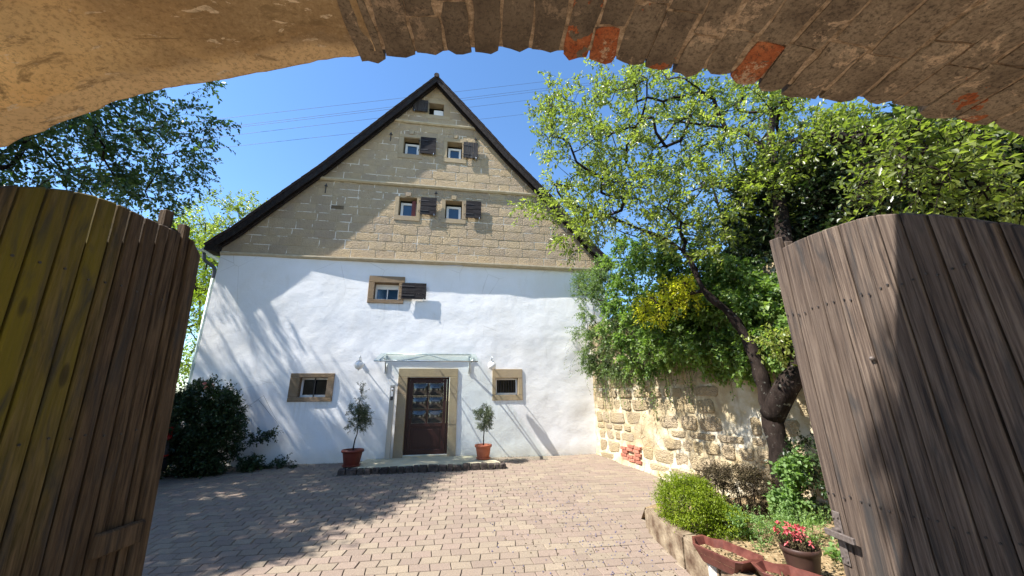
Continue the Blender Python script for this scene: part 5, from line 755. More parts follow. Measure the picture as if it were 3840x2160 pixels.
m.build('door_leaf', 'door_wood', door, bevel=.006)
MB().box((sx0,yd-.022,lz0+.131),(sx1,yd-.0,wz0-.101)).build('lower_panel', 'door_wood', door)
MB().box((sx0+.06,yd-.032,lz0+.19),(sx1-.06,yd-.021,wz0-.16)).build('raised_field', 'door_wood', door, bevel=.010)
bars = MB(); bars.box((mid-.02,yd-.033,wz0),(mid+.02,yd+.0,wz1))
for q in (1, 2): z = wz0+(wz1-wz0)*q/3; bars.box((sx0,yd-.031,z-.018),(mid-.021,yd+.0,z+.018)); bars.box((mid+.021,yd-.031,z-.018),(sx1,yd+.0,z+.018))
bars.build('glazing_bars', 'door_wood', door, bevel=.003)
def bull_pane(a, b, c, e):
    V = []; F = []; n_ = 14
    for j in range(n_+1):
        for i_ in range(n_+1):
            u, v = i_/n_*2-1, j/n_*2-1; r2 = min(1, u*u*.5+v*v*.5); rr = math.hypot(u, v)
            h = -.050*max(0, 1-u*u)*max(0, 1-v*v)
            V.append((a+(b-a)*i_/n_, yd-.008+h, c+(e-c)*j/n_))
    for j in range(n_):
        for i_ in range(n_): k_ = j*(n_+1)+i_; F.append((k_, k_+1, k_+n_+2, k_+n_+1))
    obj('bulged_pane', V, F, 'bull_glass', door, True)
for q in range(3):
    c_ = wz0+(wz1-wz0)*q/3+(.019 if q else .001); e_ = wz0+(wz1-wz0)*(q+1)/3-(.019 if q < 2 else .001)
    bull_pane(sx0+.001, mid-.021, c_, e_); bull_pane(mid+.021, sx1-.001, c_, e_)
m = MB().box((lx0+.03,yd-.045,1.12),(lx0+.06,yd-.036,1.32)); m.tube([(lx0+.045,yd-.04,1.24),(lx0+.045,yd-.085,1.24),(lx0+.14,yd-.085,1.235)], .009, 8); m.build('door_handle', 'iron', door, bevel=0)
MB().box((d[0]-.02,D-.02,.17),(d[1]+.02,D+.3,.205)).build('threshold', 'step_stone', house)

# ---------------------------------------------------------------- doorstep
step = thing('doorstep', (-.5, 10.2, .02), 'low pale doorstep slab edged with dark rough cobbles', 'doorstep')
zt = .165
MB().add([(-2.22,9.66,-.05),(1.30,9.68,-.05),(.98,D-.04,-.05),(-2.0,D-.04,-.05),(-2.22,9.66,zt-.02),(1.30,9.68,zt-.02),(.98,D-.04,zt),(-2.0,D-.04,zt)], BF).build('slab', 'step_stone', step, bevel=.006)
x = -2.38
while x < 1.40:
    wd = rand(.12,.24); h = zt+rand(-.03,.0); y0 = 9.54+rand(-.015,.015)
    P = [(x+.004,y0,-.06),(x+wd-.004,y0,-.06),(x+wd-.004,9.665,-.06),(x+.004,9.665,-.06),(x+.010,y0+.015,h-.02),(x+wd-.010,y0+.015,h-.02),(x+wd-.010,9.66,h),(x+.010,9.66,h)]
    P = [(a+rand(-.008,.008), b+rand(-.008,.002), c+rand(-.008,.008)) for a, b, c in P]
    MB().hexa(P).build('cobble', 'cobble', step, bevel=.014); x += wd
for (xa, ya), (xb, yb) in (((-2.24,9.68),(-2.03,10.75)),((1.31,9.68),(1.0,10.75))):
    for q in range(6):
        t0, t1 = q/6, (q+1)/6; s = -1 if xa < 0 else 1
        ax_, ay_ = xa+(xb-xa)*t0, ya+(yb-ya)*t0; bx_, by_ = xa+(xb-xa)*t1, ya+(yb-ya)*t1; wdt = s*rand(.11,.15); h = zt-rand(.01,.05)
        P = [(ax_,ay_,-.06),(ax_+wdt,ay_,-.06),(bx_+wdt,by_,-.06),(bx_,by_,-.06),(ax_,ay_,h),(ax_+wdt,ay_,h-.02),(bx_+wdt,by_,h-.02),(bx_,by_,h)]
        if s < 0: P = [P[1],P[0],P[3],P[2],P[5],P[4],P[7],P[6]]
        MB().hexa(P).build('cobble', 'cobble', step, bevel=.012)

# ---------------------------------------------------------------- glass canopy over the door
can = thing('door_canopy', (-.6, D, 2.8), 'glass door canopy on two steel brackets above the brown door', 'canopy')
cx0, cx1, yb, yf, zb, zf = -1.77, .60, D-.02, 9.90, 2.84, 2.56
def cg(x, t, dz=0): return (x, yb+(yf-yb)*t, zb+(zf-zb)*t+dz)
gx0, gx1 = cx0-.12, cx1+.13
MB().add([cg(gx0,0,.015),cg(gx1,0,.015),cg(gx1,1.0,.015),cg(gx0,1.0,.015),cg(gx0,0,.024),cg(gx1,0,.024),cg(gx1,1.0,.024),cg(gx0,1.0,.024)], BF).build('glass_sheet', 'canopy_glass', can)
MB().tube([cg(gx0,1.0,.0),cg(gx1,1.0,.0)], .017, 8).build('front_rail', 'steel', can, True)
MB().tube([cg(cx0,.03),cg(cx1,.03)], .016, 8).build('back_rail', 'steel', can, True)
for x in (cx0, cx1): MB().tube([cg(x,.0),cg(x,1.0)], .016, 8).build('side_rail', 'steel', can, True)
mx = (cx0+cx1)/2
MB().tube([cg(mx-.62,.98),cg(mx,.10),cg(mx+.62,.98)], .014, 8).build('chevron_brace', 'steel', can, True)
for x in (cx0+.04, cx1-.04):
    b_ = MB().tube(smooth_path([(x,D-.03,2.36),(x,D-.09,2.44),(x,D-.22,2.62),(x,D-.55,2.68),cg(x,.95,-.02)],3), .02, 8).build('bracket', 'steel', can, True)
    m = MB(); m.box((x-.035,D-.03,2.30),(x+.035,D-.012,2.80)); m.build('bracket_plate', 'steel', b_, bevel=.004)
    for zz in (2.37,2.47): MB().tube([(x,D-.012,zz),(x,D-.05,zz)], .016, 8).build('bolt', 'steel', b_)

# ---------------------------------------------------------------- wall lamps
def lamp(x, z, label):
    t = thing('wall_lamp', (x, D, z+.2), label, 'wall lamp', 'globe lamps on the house wall'); y = D-.36
    MB().lathe((x, y, z), [(.0001,-.115)]+[(.115*math.sin(math.pi*k/12), -.115*math.cos(math.pi*k/12)) for k in range(1,12)]+[(.0001,.115)], 20).build('globe', 'globe', t, True)
    MB().lathe((x, y, z), [(.0001,.135),(.05,.13),(.075,.10),(.08,.085),(.0001,.085)], 16).build('cap', 'steel', t, True)
    MB().lathe((x, y, z), [(.0001,-.14),(.014,-.135),(.016,-.112),(.0001,-.11)], 10).build('finial', 'steel', t, True)
    MB().tube(smooth_path([(x,D-.02,z+.06),(x,D-.14,z+.12),(x,D-.25,z+.22),(x,y,z+.24),(x,y,z+.12)],4), .012, 8).build('arm', 'steel', t, True)
    m = MB().tube([(x,D+.01,z+.06),(x,D-.035,z+.06)], .055, 14); m.build('wall_plate', 'steel', t)
lamp(-2.37, 2.50, 'white globe wall lamp with curved arm left of the door canopy')
lamp(1.17, 2.50, 'white globe wall lamp right of the door canopy, over the small window')

# ---------------------------------------------------------------- intercom post
t = thing('intercom_post', (-1.50, 10.74, .16), 'slim grey metal intercom post left of the door', 'intercom post')
MB().box((-1.555,10.69,.16),(-1.435,10.80,2.0)).build('post', 'brushed_steel', t, bevel=.004)
MB().box((-1.53,10.678,1.60),(-1.46,10.689,1.95)).build('faceplate', 'iron', t)
MB().box((-1.525,10.668,1.70),(-1.465,10.6775,1.92)).build('intercom_panel', 'white_paint', t, bevel=.003)
MB().tube([(-1.495,10.667,1.86),(-1.495,10.655,1.86)], .018, 12).build('speaker_button', 'brown_plastic', t)

# ---------------------------------------------------------------- potted olive trees
def pot(x, y, z, r, h, mat, label):
    t = thing('flower_pot', (x, y, z), label, 'flower pot', 'flower pots beside the door')
    MB().lathe((x,y,z+.022), [(.0001,.0),(r*.66,0),(r*.70,.012),(r*.88,h-.075),(r*.89,h-.06),(r*1.0,h-.055),(r*1.03,h-.03),(r*1.0,h),(r*.93,h),(r*.88,h-.05),(.0001,h-.05)], 28).build('pot_body', mat, t, True)
    MB().lathe((x,y,z), [(.0001,0),(r*.78,0),(r*.86,.035),(r*.83,.038),(r*.74,.02),(.0001,.02)], 28).build('saucer', mat, t, True)
    MB().lathe((x,y,z+.022), [(.0001,h-.035),(r*.9,h-.042)], 20).build('potting_soil', 'soil', t)
def olive(x, y, z, h, cr, tall, label, n=26, lean=(.02,0)):
    t = thing('olive_tree', (x, y, z), label, 'olive tree', 'small olive trees beside the door')
    top = (x+lean[0]*8*h*.4, y, z+h); P = smooth_path([(x,y,z-.03),(x+lean[0],y,z+h*.3),(x+lean[0]*3,y,z+h*.55),top], 4)
    MB().tube(P, [.017-.008*i/len(P) for i in range(len(P))], 7).build('trunk', 'bark', t, True)
    cx_, cz_ = top[0], z+h; C = []
    while len(C) < n:
        p = np.array([rand(-1,1), rand(-1,1), rand(-1,1)])
        if np.linalg.norm(p) < 1: C.append((cx_+p[0]*cr, y+p[1]*cr, cz_+p[2]*cr*1.05))
    for q in range(tall): C.append((cx_+rand(-.05,.05), y+rand(-.04,.04), cz_+cr+.09*q))
    Pn, Dn_, T, seg = clusters(C, cr*.42, 6, 10, out=(cx_, y, cz_-cr*.5), outw=.9); leaf_obj('crown', Pn, Dn_, rng.uniform(.035,.055,len(Pn)), 'olive_leaf', t, width=.24, tint=T)
    tw = twig_obj('twig', seg, 'bark', t, .0022); grow([tuple(P[-1]), tuple(P[-3])], [.01,.01], C, 'bark', t, 'branch', .004)
pot(-2.16, 9.86, .155, .245, .335, 'terracotta_shade_brown', 'clay pot on the left end of the doorstep, its shade painted in as dark red')
olive(-2.16, 9.86, .49, .72, .27, 6, 'dark potted olive tree with tall stray shoots left of the door', 60)
pot(.92, 10.15, .165, .215, .315, 'terracotta', 'bright terracotta pot on the right end of the doorstep')
olive(.92, 10.15, .47, .68, .24, 1, 'round sunlit potted olive tree right of the door', 52, (.005,0))

# ---------------------------------------------------------------- right boundary wall
wl = thing('boundary_wall', (wallx(7), 7, 0), 'tall sandstone rubble wall with patchy render at the right of the yard', 'wall')
WD = Vector((-.18, 1, 0)).normalized(); WN = Vector((-1,-.18,0)).normalized(); WO = Vector((4.25, D, 0))
def wp(s, z, o=0): p = WO - WD*s + WN*o; return (p.x, p.y, z)
nsx, nsz = 120, 46; V = []; F = []; SL = 11.5; WH = 3.75
def wr(s, z): return noise.noise(Vector((s*1.1, 2, z*1.2)))*.05 + noise.noise(Vector((s*3.3, 5, z*3.7)))*.025 + .02 + .05*math.exp(-(z-0.1)*5)
for j in range(nsz+1):
    for i in range(nsx+1): s = SL*i/nsx; z = -.4+(WH+.4)*j/nsz; V.append(wp(s, z, wr(s, z)))
for j in range(nsz):
    for i in range(nsx): a = j*(nsx+1)+i; F.append((a, a+nsx+1, a+nsx+2, a+1))
k = len(V)
for i in range(nsx+1): s = SL*i/nsx; V.append(wp(s, WH, -.6))
for i in range(nsx): a = nsz*(nsx+1)+i; F.append((a, k+i, k+i+1, a+1))
obj('render_coat', V, F, 'wall_render', wl, True)
# rubble stones showing through the render
z = .02; row = 0; cnt = 0
while z < 3.4:
    h = rand(.15,.36); s = rand(0,.2) + .03
    while s < 9.0:
        wd = rand(.2,.75); keep = noise.noise(Vector((s*.55+3, 1, z*.8))) + (.45 if s < 1.2 else 0) + (.2 if z < .5 else 0)
        mids = s+wd/2
        if keep > -.16 and not (1.05 < mids < 2.1 and .10 < z+h/2 < .50) and gz(0, D-mids) + .02 < z+h:
            pts = []; m_ = 9
            for q in range(m_):
                a = 2*math.pi*(q+.35)/m_; ex = abs(math.cos(a))**.38*math.copysign(1, math.cos(a)); ez = abs(math.sin(a))**.38*math.copysign(1, math.sin(a))
                pts.append((mids+ex*(wd/2-.012)*rand(.84,1.04), z+h/2+ez*(h/2-.006)*rand(.80,1.04)))
            V = []; F = []; o_ = wr(mids, z+h/2)+rand(-.002,.024)
            for sc_, oo in ((1.0, -.05), (.97, -.004), (.82, .008)):
                for a, b in pts: V.append(wp(mids+(a-mids)*sc_, z+h/2+(b-z-h/2)*sc_, o_+oo+rand(-.004,.004)))
            V.append(wp(mids, z+h/2, o_+.014))
            for j in (0, 1):
                for i in range(m_): F.append((j*m_+i, (j+1)*m_+i, (j+1)*m_+(i+1)%m_, j*m_+(i+1)%m_))
            for i in range(m_): F.append((2*m_+(i+1)%m_, 2*m_+i, 3*m_))
            if cnt < 290: obj('rubble_stone', V, F, 'rubble', wl); cnt += 1
        s += wd + .012
    z += h + .01
# brick repair
for r_ in range(5):
    for c_ in range(3):
        if (r_, c_) in ((4,0),(2,1)): continue
        s0 = 1.22+c_*.25+(.0 if r_ % 2 else .06); z0 = .12+r_*.078 - c_*.012; V = []
        for s_, zz, oo in ((s0,z0,0),(s0+.225,z0,0),(s0+.225,z0+.066,0),(s0,z0+.066,0)): V.append((s_, zz))
        P = [wp(V[0][0],V[0][1],.10+.0),wp(V[1][0],V[1][1],.10),wp(V[1][0],V[1][1],.0),wp(V[0][0],V[0][1],.0),wp(V[3][0],V[3][1],.10),wp(V[2][0],V[2][1],.10),wp(V[2][0],V[2][1],.0),wp(V[3][0],V[3][1],.0)]
        MB().hexa([P[i] for i in (0,1,2,3,4,5,6,7)]).build('brick', 'brick_red', wl, bevel=.006)

# ---------------------------------------------------------------- raised bed
bed = thing('planting_bed', (3.3, 4.6, 0), 'raised bed of soil and litter behind a rough stone kerb', None); bed['kind'] = 'structure'
BZ = .03
def kx(y): return 2.70 + .12*(y-4.4)
V = []; F = []; ny = 20; nx_ = 14
for j in range(ny+1):
    y = 1.4+4.7*j/ny
    for i in range(nx_+1):
        a, b = kx(y)+.10, wallx(y)-.0; x = a+(b-a)*i/nx_; V.append((x, y, BZ + .10*i/nx_ + noise.noise(Vector((x*3,y*3,0)))*.04 - (.25 if j == ny else 0)))
for j in range(ny):
    for i in range(nx_): a = j*(nx_+1)+i; F.append((a, a+1, a+nx_+2, a+nx_+1))
tag(obj('bed_soil', V, F, 'litter', bed, True), kind='structure')
y = 5.62; 
while y > 1.6:
    L = rand(.7,1.1); y2 = y-L; P = []
    for zz, o0, o1 in ((-.45, 0, .22), (BZ+.03, .03, .21)):
        P += [(kx(y2)+o0+rand(-.03,.02), y2+.003, zz+rand(-.02,.02)), (kx(y2)+o1, y2+.006, zz), (kx(y)+o1, y-.006, zz), (kx(y)+o0+rand(-.01,.01), y-.006, zz+rand(-.01,.02))]
    MB().hexa(P).build('kerb_stone', 'kerb_stone', bed, bevel=.02, seg=2); y = y2
for q in range(5):
    x = kx(5.7)+.05+q*.40; MB().hexa([(x+.005,5.62,-.4),(x+.39,5.66,-.4),(x+.39,5.84,-.4),(x+.005,5.8,-.4),(x+.01,5.63,BZ+rand(0,.03)),(x+.385,5.67,BZ),(x+.385,5.82,BZ),(x+.01,5.79,BZ)]).build('kerb_stone', 'kerb_stone', bed, bevel=.02, seg=2)
P = np.array([(rand(2.9,4.6), rand(2.2,5.3)) for _ in range(2200)]); P = np.column_stack([P, np.full(len(P), BZ+.05)])
tag(leaf_obj('leaf_litter', P, np.column_stack([rng.normal(size=(len(P),2)), rng.normal(size=len(P))*.3]), rng.uniform(.02,.05,len(P)), 'dry_leaf', None, tint=rng.random(len(P))*.4+.6), 'dry brown leaves on the soil of the planted bed', kind='stuff')

# ---------------------------------------------------------------- troughs, pot, block
def trough(c, ang, L, Wd, label, z=.0, h=.20):
    t = thing('planter_trough', (c[0],c[1],z), label, 'planter trough', 'reddish brown planter troughs'); ca_, sa_ = math.cos(ang), math.sin(ang)
    def R_(x, y, zz): return (c[0]+x*ca_-y*sa_, c[1]+x*sa_+y*ca_, zz)
    out = [(-L/2,-.10*Wd),(-L/2+.16,-.5*Wd),(L/2-.04,-.5*Wd),(L/2,-.36*Wd),(L/2,.5*Wd-.05),(L/2-.05,.5*Wd),(-L/2+.20,.5*Wd),(-L/2+.13,.30*Wd),(-L/2,.28*Wd)]
    n_ = len(out); V = []; F = []
    rings = [(.66,0),(.70,.01),(.97,h-.02),(1.0,h),(.985,h+.006),(.90,h+.004),(.885,h-.01),(.80,h*.45)]
    for s, zz in rings:
        for x, y in out: V.append(R_(x*(s if abs(s) < 1 else 1)*(1 if s > .8 else 1.02), y*s, z+zz))
    for j in range(len(rings)-1):
        for i in range(n_): F.append((j*n_+i, j*n_+(i+1)%n_, (j+1)*n_+(i+1)%n_, (j+1)*n_+i))
    F.append(tuple(range(n_))[::-1]); obj('trough_body', V, F, 'trough_clay', t)
    V = [R_(x*.87, y*.87, z+h*.55) for x, y in out]; obj('trough_soil', V, [tuple(range(n_))], 'litter', t)
    Pp = np.array([R_(rand(-.38,.42)*L, rand(-.38,.38)*Wd, z+h*.56) for _ in range(260)])
    lf = leaf_obj('dead_leaves', Pp, rng.normal(size=(len(Pp),3))*np.array([1,1,.5]), rng.uniform(.015,.04,len(Pp)), 'dry_leaf', t, tint=rng.random(len(Pp))*.5+.5); tag(lf, kind='stuff')
    MB().add([R_(-.01,-.42*Wd,z+h*.5),R_(.01,-.42*Wd,z+h*.5),R_(.01,.42*Wd,z+h*.5),R_(-.01,.42*Wd,z+h*.5),R_(-.01,-.42*Wd,z+h*.72),R_(.01,-.42*Wd,z+h*.72),R_(.01,.42*Wd,z+h*.72),R_(-.01,.42*Wd,z+h*.72)], BF)
TA = math.radians(-62)
trough((2.74,3.88), math.radians(-80), .70, .36, 'reddish brown trough of dry litter at the kerb, the one by the box bush', BZ-.02, .15)
trough((2.93,3.12), math.radians(-68), .85, .34, 'reddish brown trough nearest the camera at the lower edge', BZ-.01, .15)
tag(MB().hexa([(2.62,3.95,-.3),(2.82,3.82,-.3),(2.98,4.10,-.3),(2.76,4.2,-.3),(2.62,3.95,.02),(2.82,3.82,.02),(2.98,4.10,.02),(2.76,4.2,.02)]).build('stone_block', 'white_block', None, bevel=.012), 'pale grey stone block under the end of the planter trough', 'stone block')
px_, py_ = 3.14, 3.36
t = thing('plastic_pot', (px_,py_,.04), 'ribbed dark brown plastic pot of withered red flowers', 'flower pot')
prof = [(.0001,0),(.115,0),(.12,.01)]
for q in range(16): zq = .02+q*.013; rq = .12+.045*q/16; prof += [(rq,zq),(rq+.003,zq+.006)]
prof += [(.168,.235),(.178,.24),(.180,.275),(.172,.28),(.165,.24),(.0001,.235)]
prof = [(r_*.86, z_) for r_, z_ in prof]
MB().lathe((px_,py_,.04), prof, 32).build('pot_body', 'brown_plastic', t, True)
MB().lathe((px_,py_,.04), [(.0001,.245),(.142,.24)], 20).build('potting_soil', 'soil', t)
t = thing('red_flowering_plant', (px_,py_,.28), 'withered plant with crimson blooms in a brown plastic pot', 'flowering plant')
seg = []; LP = []; LDr = []; FP = []; FD = []
for q in range(150):
    a = rand(0,6.28); r0 = rand(0,.12); b = np.array([px_+r0*math.cos(a), py_+r0*math.sin(a), .28]); dv = np.array([math.cos(a)*rand(.1,.8), math.sin(a)*rand(.1,.8), 1]); L = rand(.06,.17); e = b+dv*L; seg.append((b,(b+e)/2+rng.normal(size=3)*.01,e))
    for u in (.4,.6,.8): LP.append(b+(e-b)*u); LDr.append(rng.normal(size=3)+np.array([0,0,.4]))
for q in range(30):
    a = rand(0,6.28); rr = rand(0,.145); c_ = np.array([px_-.02+rr*math.cos(a)*1.1, py_+.02+rr*math.sin(a), .41+rand(-.06,.06)])
    for u in range(9): FP.append(c_); FD.append(rng.normal(size=3)+np.array([0,0,.6]))
twig_obj('stems', seg, 'dry_leaf', t, .002); leaf_obj('foliage', LP, LDr, .022, 'dry_leaf', t, tint=rng.random(len(LP))*.3+.7); leaf_obj('blossoms', FP, FD, .034, 'red_flower', t, width=.45)

# ---------------------------------------------------------------- hedges and bed plants
def hedge(name, c, hw, n_, size, mat, label, cat, top=.0, seedz=0, stems='bark'):
    t = thing(name, (c[0],c[1],BZ), label, cat); C = []
    while len(C) < n_:
        p = np.array([rand(-1,1), rand(-1,1), rand(-1,1)])
        if (abs(p)**5.0).sum() < 1 and (abs(p)**2.4).sum() > .35: C.append((c[0]+p[0]*hw[0]*(.86+.14*math.sin(p[2]*3+1)), c[1]+p[1]*hw[1], c[2]+p[2]*hw[2]))
    P, Dr, T, seg = clusters(C, .085, 6, 9, out=c, outw=.9); leaf_obj('foliage', P, Dr, rng.uniform(.6,1.3,len(P))*size, mat, t, width=.55, tint=T)
    twig_obj('twig', seg[::2], stems, t, .002)
    m = MB()
    for q in range(7): x = c[0]+rand(-.5,.5)*hw[0]; y = c[1]+rand(-.5,.5)*hw[1]; m.tube([(x,y,BZ-.02),(x+rand(-.05,.05),y,c[2]+hw[2]*.5)], [.014,.006], 5)
    m.build('stems', stems, t)
    return t
hedge('box_bush', (3.12,4.92,.22), (.27,.42,.33), 620, .022, 'box_leaf', 'bright green clipped box bush at the corner of the planted bed', 'bush')
hedge('box_bush', (3.30,4.48,.12), (.16,.15,.17), 130, .022, 'box_leaf', 'small dark green box shoot in front of the clipped bush', 'bush')
hedge('withered_hedge', (3.85,5.05,.28), (.56,.28,.36), 560, .02, 'dry_leaf', 'withered brown box hedge between the green bush and the plum trunk', 'hedge')
def tuft(name, pts, r, ntw, nl, size, mat, label, cat, width=.5, droop=-.3, kind=None, stem='herb_leaf'):
    t = thing(name, (pts[0][0],pts[0][1],BZ), label, cat)
    P, Dr, T, seg = clusters(pts, r, ntw, nl, droop=droop); leaf_obj('foliage', P, Dr, rng.uniform(.6,1.3,len(P))*size, mat, t, width=width, tint=T)
    twig_obj('stems', seg, stem, t, .0018); return t
def scat(n_, x0,x1,y0,y1,z0,z1): return [(rand(x0,x1),rand(y0,y1),rand(z0,z1)) for _ in range(n_)]
tuft('green_herb', scat(75, 3.25,4.15,3.95,4.55,.05,.30), .10, 6, 8, .034, 'herb_leaf', 'pale green leafy herb growing before the plum trunk', 'herb', .4)
tuft('green_herb', scat(16, 3.75,4.1,3.2,3.7,.05,.16), .10, 6, 8, .05, 'herb_leaf', 'pale green seedlings behind the plastic pot by the gate', 'herb', .6)
tuft('ground_ivy', scat(70, 4.5,5.1,4.0,5.0,.05,.95), .13, 6, 8, .05, 'rose_leaf', 'dark shaded shrub between the plum trunk and the right gate leaf', 'shrub', .6)

# ---------------------------------------------------------------- plum tree
plum = thing('plum_tree', (4.47,4.9,.05), 'old leaning plum tree with forked dark trunk against the rubble wall', 'tree')
T1 = smooth_path(TRUNK, 4); r1 = [max(.028, .165*(1-i/len(T1))**1.25) + .012*math.sin(i*1.7) for i in range(len(T1))]; r1 = [r if i > 5 else r*1.12 for i, r in enumerate(r1)]
MB().tube(T1, r1, 14).build('trunk', 'bark', plum, True)
T2 = smooth_path(TRUNK_R, 4); MB().tube(T2, [.14*(1-i/len(T2))**.6+.02 for i in range(len(T2))], 12).build('limb', 'bark', plum, True)
T3 = smooth_path(TRUNK_R2, 4); MB().tube(T3, [.055*(1-i/len(T3))+.012 for i in range(len(T3))], 8).build('limb', 'bark', plum, True)
T4 = smooth_path(TRUNK_R3, 4); MB().tube(T4, [.05*(1-i/len(T4))+.012 for i in range(len(T4))], 8).build('limb', 'bark', plum, True)
nodes = [tuple(p) for p in T1[14::3]] + [tuple(p) for p in T2[10::3]] + [tuple(p) for p in T3[::3]] + [tuple(p) for p in T4[::3]]
grow(nodes, [.06]*len(nodes), PLUM_CL, 'bark', plum, 'branch', .0065, .5)
P, Dr, T, seg = clusters(PLUM_CL, .31, 9, 12, droop=.05, out=(4.6,5.2,4.5), outw=.5)
leaf_obj('crown', P, Dr, rng.uniform(.055,.092,len(P)), 'plum_leaf', plum, width=.5, tint=T); twig_obj('twig', seg, 'bark', plum, .003)
P, Dr, T, seg = clusters(NEAR_CL, .24, 7, 8, droop=.1, out=(5.3,4.6,4.2), outw=.6)
tag(leaf_obj('large_leaved_spray', P, Dr, rng.uniform(.045,.085,len(P)), 'plum_leaf', plum, width=.52, tint=T*.75)); twig_obj('twig', seg, 'bark', plum, .004)
grow([TRUNK_R[6], TRUNK_R[7]] + [TRUNK_R3[-1]], [.03]*3, NEAR_CL, 'bark', plum, 'branch', .010, .5)
P, Dr, T, seg = clusters(YELLOW_CL[34:], .15, 7, 7, droop=.1, outw=.3)
leaf_obj('leafy_shoots', P, Dr, .065, 'plum_leaf', plum, width=.5, tint=T*.3+.7)['kind'] = 'stuff'; twig_obj('twig', seg, 'bark', plum, .003)
grow([TRUNK_R[2], TRUNK_R[1]], [.02]*2, YELLOW_CL[34:], 'bark', plum, 'branch', .008, .5)
# plums hanging in the crown
m = MB()
for q in range(120):
    c_ = PLUM_CL[q*3 % len(PLUM_CL)]; x, y, z = c_[0]+rand(-.2,.2), c_[1]-rand(0,.3), c_[2]-rand(0,.2)
    m.lathe((x,y,z), [(.0001,-.019),(.013,-.013),(.017,0),(.013,.013),(.0001,.019)], 7)
tag(m.build('hanging_plums', 'plum', plum, True), kind='stuff')

# ---------------------------------------------------------------- ivy over the wall, yellow shrub, dark evergreen
ivy = thing('wall_ivy', (4.9,7.5,3.4), 'thick green ivy hanging over the top of the rubble wall', 'ivy')
C = np.array(IVY_CL); front = C[(C[:,1] < 8.9)]; back = C[(C[:,1] >= 8.9)]
P, Dr, T, seg = clusters(front, .22, 13, 12, droop=.35, out=(5.6,8,3.4), outw=.5)
leaf_obj('foliage', P, Dr, rng.uniform(.05,.09,len(P)), 'ivy_leaf', ivy, width=.75, tint=T); twig_obj('twig', seg, 'bark', ivy, .003)
m = MB()
for q in range(26):
    c_ = C[q*11 % len(C)]; m.tube([(wallx(c_[1])-.02, c_[1]+rand(-.2,.2), 2.5+rand(0,.4)), (wallx(c_[1])-.10, c_[1], c_[2]*.6+1), tuple(c_)], [.012,.010,.004], 5)
m.build('stems', 'bark', ivy)
# hanging strands
P = []; Dd = []; seg = []
for q in range(60):
    s = rand(.3,5.4); z = rand(1.9,2.5); L = rand(.25,1.0) if s < 4 else rand(.2,.5); x = WO - WD*s + WN*rand(.10,.35)
    for u in np.arange(0, L, .035): P.append((x.x+rand(-.03,.03), x.y+rand(-.03,.03), z-u)); Dd.append((rand(-1,1),rand(-1,1),-.8))
    seg.append(((x.x,x.y,z+.1),(x.x,x.y,z-L/2),(x.x,x.y,z-L)))
leaf_obj('hanging_strands', P, Dd, rng.uniform(.03,.05,len(P)), 'ivy_leaf', ivy, width=.7); twig_obj('twig', seg, 'bark', ivy, .003)
sh = thing('grey_green_shrub', (4.3,9.8,3.6), 'grey green shrub drooping beside the white house corner', 'shrub')
P, Dr, T, seg = clusters(back, .24, 20, 14, droop=.3, out=(5.0,9.8,3.4), outw=.6)
leaf_obj('foliage', P, Dr, rng.uniform(.04,.065,len(P)), 'grey_leaf', sh, width=.5, tint=T); twig_obj('twig', seg, 'bark', sh, .003)
grow([(4.45,9.9,2.6),(4.4,9.9,3.2)], [.05,.05], list(back)[::2], 'bark', sh, 'branch', .008, .5)
# sprigs that reach over the white wall
P = []; Dd = []; seg = []
for x0,z0,x1,z1 in ((3.75,3.3,3.30,2.55),(3.8,3.0,3.45,2.2),(3.9,2.6,3.3,2.42),(4.0,2.5,3.45,2.18),(4.0,2.4,4.05,1.72),(3.8,3.5,3.35,3.0)):
    a = np.array([x0,10.55,z0]); b = np.array([x1,10.62,z1]); mid_ = (a+b)/2+np.array([-.12,0,.02]); seg.append((a,mid_,b))
    for u in np.linspace(.1,1,14): p = a*(1-u)**2+2*mid_*u*(1-u)+b*u*u; P.append(p); Dd.append((rand(-1,1),rand(-.4,.4),rand(-.8,.6)))
leaf_obj('sprig_leaves', P, Dd, .045, 'grey_leaf', sh, width=.45); twig_obj('sprig', seg, 'bark', sh, .003)
ye = thing('yellow_leaved_branch', YELLOW_CL[0], 'branch of bright yellow leaves in front of the wall ivy', 'branch')
P, Dr, T, seg = clusters(YELLOW_CL[:34], .20, 8, 8, droop=.2, outw=.4)
leaf_obj('foliage', P, Dr, rng.uniform(.05,.075,len(P)), 'yellow_leaf', ye, width=.45, tint=T); twig_obj('twig', seg, 'bark', ye, .003)
grow([TRUNK[8], TRUNK[7]], [.03]*2, YELLOW_CL[:34], 'bark', ye, 'branch', .008, .5)
ev = thing('dark_evergreen', (6.4,5.0,3.7), 'tall dark evergreen mass behind the plum tree, above the wall', 'evergreen')
P, Dr, T, seg = clusters(DARK_CL, .34, 9, 12, droop=.15, out=(7.5,4.5,4.5), outw=.3)
leaf_obj('foliage', P, Dr, rng.uniform(.06,.10,len(P)), 'dark_leaf', ev, width=.65, tint=T**1.6); twig_obj('twig', seg, 'bark', ev, .004)
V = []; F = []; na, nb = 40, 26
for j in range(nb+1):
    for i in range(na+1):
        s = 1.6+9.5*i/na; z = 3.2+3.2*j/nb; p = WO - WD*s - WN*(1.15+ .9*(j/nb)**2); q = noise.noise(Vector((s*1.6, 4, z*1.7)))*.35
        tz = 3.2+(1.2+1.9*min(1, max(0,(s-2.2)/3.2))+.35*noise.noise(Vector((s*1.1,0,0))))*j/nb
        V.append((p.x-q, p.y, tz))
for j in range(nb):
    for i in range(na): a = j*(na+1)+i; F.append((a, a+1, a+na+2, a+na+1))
obj('leaf_shade_sheet', V, F, 'deep_green', ev, True)  # near-black sheet, paints the deep shade in the gaps between leaves
m = MB()
